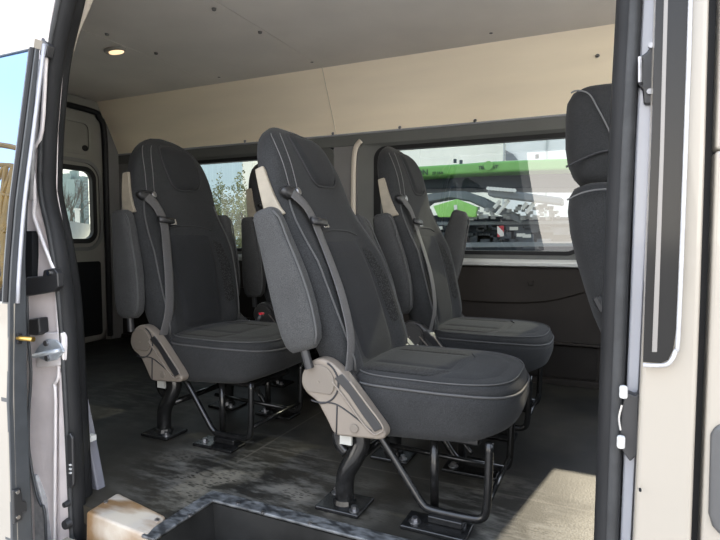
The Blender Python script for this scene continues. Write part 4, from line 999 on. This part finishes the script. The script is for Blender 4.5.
for i, (p0, p1, pt, lab) in enumerate(((75, 80, 179, 'left one of two hazy tower blocks behind bare trees'), (83, 88, 176, 'right one of two hazy tower blocks behind bare trees'))):
    a, b2 = atX(p0, pt, -90), atX(p1, pt, -90); e = empty('tower_block', (-90, a.y, GZ), lab, 'building', 'tower blocks beyond the rear door')
    q = MB(); q.box(-6, 0, 0, b2.y-a.y, 0, a.z-GZ); q.box(-4, -2, .2*(b2.y-a.y), .7*(b2.y-a.y), a.z-GZ, a.z-GZ+1.2); q.build('wall', HAZE, e)
    q = MB()
    for k in range(14): q.box(-.05, .05, .1*(b2.y-a.y), .9*(b2.y-a.y), (a.z-GZ)*(.3+.05*k), (a.z-GZ)*(.3+.05*k)+.5)
    q.build('window_row', mat('tower_windows', (.16, .2, .22), .5) if i == 0 else MATS['tower_windows'], e)
p = atX(69, 240, -9); p.z = GZ
pc = empty('parked_car', p, 'grey rounded car roof below the rear door window trees', 'car')
q = MB(); z1 = atX(69, 221, -9).z-GZ
q.loft([[Vector((dx, yy, zz_)) for yy, zz_ in ((-.9*s, .25), (-.92*s, .6), (-.75*s, .85*z1), (-.5*s, .97*z1), (0, z1), (.5*s, .97*z1), (.75*s, .85*z1), (.92*s, .6), (.9*s, .25))] for dx, s in ((.0, .9), (-.3, 1), (-1.8, 1), (-3, .95))])
q.build('body', mat('grey_car_paint', (.20, .215, .215), .4, coat=.3), pc, smooth=True)
for dx in (-.5, -2.5):
    for yy in (-.9, .72): q = MB(); q.cyl((dx, yy, .3), (0, 1, 0), .3, .18, 18); q.build('wheel', RUBBER_B, pc)
p = atX(77.5, 222, -13); e = empty('marker_post', (p.x, p.y, GZ), 'white post standing behind the grey car', 'post')
z1 = atX(77.5, 210, -13).z-GZ; q = MB(); q.box(-.045, .045, -.045, .045, 0, z1); q.build('shaft', WHITEM, e, bevel=.01)
q = MB(); q.box(-.06, .06, -.06, .06, z1, z1+.04); q.build('cap', WHITEM, e)

# orange lattice crane standing behind the viewpoint, mirrored in the door glass
ORANGE = mat('orange_crane_paint', (.40, .18, .03), .5, noise=.15, nscale=2)
def reflp(px, py, Yt):
    """where the mirror image seen at a pixel of the door glass stands"""
    d = ray(px, py); t = .83/d.y
    for _ in range(6): P = CAM+d*t; t = (prof_y(P.z)+.002)/d.y
    P = CAM+d*t; k = (prof_y(P.z+.01)-prof_y(P.z-.01))/.02; n = Vector((0, -1, k)).normalized()
    e = d-n*(2*d.dot(n)); return P+e*((Yt-P.y)/e.y)
co = reflp(5, 300, -7.0); co.z = GZ
cr = empty('lattice_crane', co, 'orange lattice crane mirrored in the sliding door glass', 'crane')
q = MB(); a = [(-60, 158), (-20, 142), (10, 147), (30, 152)]; b2 = [(-60, 172), (-20, 164), (10, 166), (30, 170)]
pa = [reflp(x, y, -7.0)-co for x, y in a]; pb = [reflp(x, y, -7.2)-co for x, y in b2]
q.tube(pa, .07, 8); q.tube(pb, .09, 8)
q.build('boom_rail', ORANGE, cr)
q = MB()
for (x0, y0), (x1, y1) in (((4, 168), (-14, 200)), ((14, 166), (2, 196)), ((2, 195), (14, 196)), ((6, 168), (4, 255)), ((14, 170), (10, 300)), ((-6, 170), (-8, 290)), ((-8, 246), (12, 222)), ((-8, 205), (6, 232)), ((-10, 268), (12, 262)), ((2, 250), (12, 300)), ((-8, 300), (8, 270)), ((-20, 170), (-22, 300)), ((-22, 230), (-8, 200))):
    q.tube([reflp(x0, y0, -7.0)-co, reflp(x1, y1, -7.0)-co], .075, 8)
q.build('lattice', ORANGE, cr)
q = MB(); p1 = reflp(4, 207, -7.3)-co; p0 = reflp(9, 225, -7.3)-co; q.box(min(p0.x, p1.x), max(p0.x, p1.x), p0.y, p0.y+.2, p0.z, p1.z); q.build('cab_box', WHITEM, cr)
q = MB(); p1 = reflp(-30, 250, -7.6)-co; p0 = reflp(12, 310, -7.6)-co; q.box(min(p0.x, p1.x), max(p0.x, p1.x), p0.y, p0.y+.5, 0, p1.z); q.build('base', mat('rusty_base', (.16, .10, .06), .8, noise=.4, nscale=2), cr)

# made-up lorry shape behind the viewpoint, added to darken the window reflection
def reflw(px, py, Yt):
    d = ray(px, py); P = CAM+d*((W_FAR+.045)/d.y); return Vector((P.x+d.x*(P.y-Yt)/d.y, Yt, P.z+d.z*(P.y-Yt)/d.y))
lo_ = reflw(470, 250, -12.0); lo_.z = GZ
lr = empty('added_lorry_shape', lo_, 'added dark lorry shape, out of view, darkening part of the large window reflection', 'lorry')
P = [reflw(x, y, -12.0)-lo_ for x, y in ((400, 252), (400, 130), (515, 130), (518, 160), (523, 190), (530, 225), (536, 252))]
q = MB(); q.prism(P, (0, -2.4, 0)); q.build('body', mat('added_shape_dark', (.02, .022, .028), .5), lr, bevel=.05)
q = MB()
for px in (410, 440, 500, 525): c = reflw(px, 262, -12.0)-lo_; q.cyl((c.x, .0, .48), (0, -1, 0), .48, .35, 20)
q.build('wheel', RUBBER_B, lr)

# ------------------------------------------------------------------ light
sun = bpy.data.lights.new('sun', 'SUN'); so = bpy.data.objects.new('sun', sun); COL.objects.link(so)
sun.energy = 2.3; sun.angle = R(.7); sun.color = (1, .88, .66)
d = Vector((-.178, -1, -.55)).normalized(); so.rotation_euler = d.to_track_quat('-Z', 'Y').to_euler()
w = bpy.data.worlds.new('sky'); S.world = w; w.use_nodes = True; nt = w.node_tree
bg = nt.nodes['Background']; tc = nt.nodes.new('ShaderNodeTexCoord'); sx = nt.nodes.new('ShaderNodeSeparateXYZ'); L(nt, tc.outputs['Generated'], sx.inputs[0])
zz2 = math_(nt, 'MULTIPLY', sx.outputs['Z'], 1.0, None, True)
sky = ramp(nt, zz2, [(0, (1.42, 1.33, 1.18)), (.12, (1.36, 1.30, 1.22)), (.38, (.85, .92, 1.05)), (1, (.62, .75, 1.0))])
L(nt, sky, bg.inputs['Color']); bg.inputs['Strength'].default_value = 1.7
S.view_settings.view_transform = 'Standard'; S.view_settings.look = 'None'; S.view_settings.exposure = 1.55
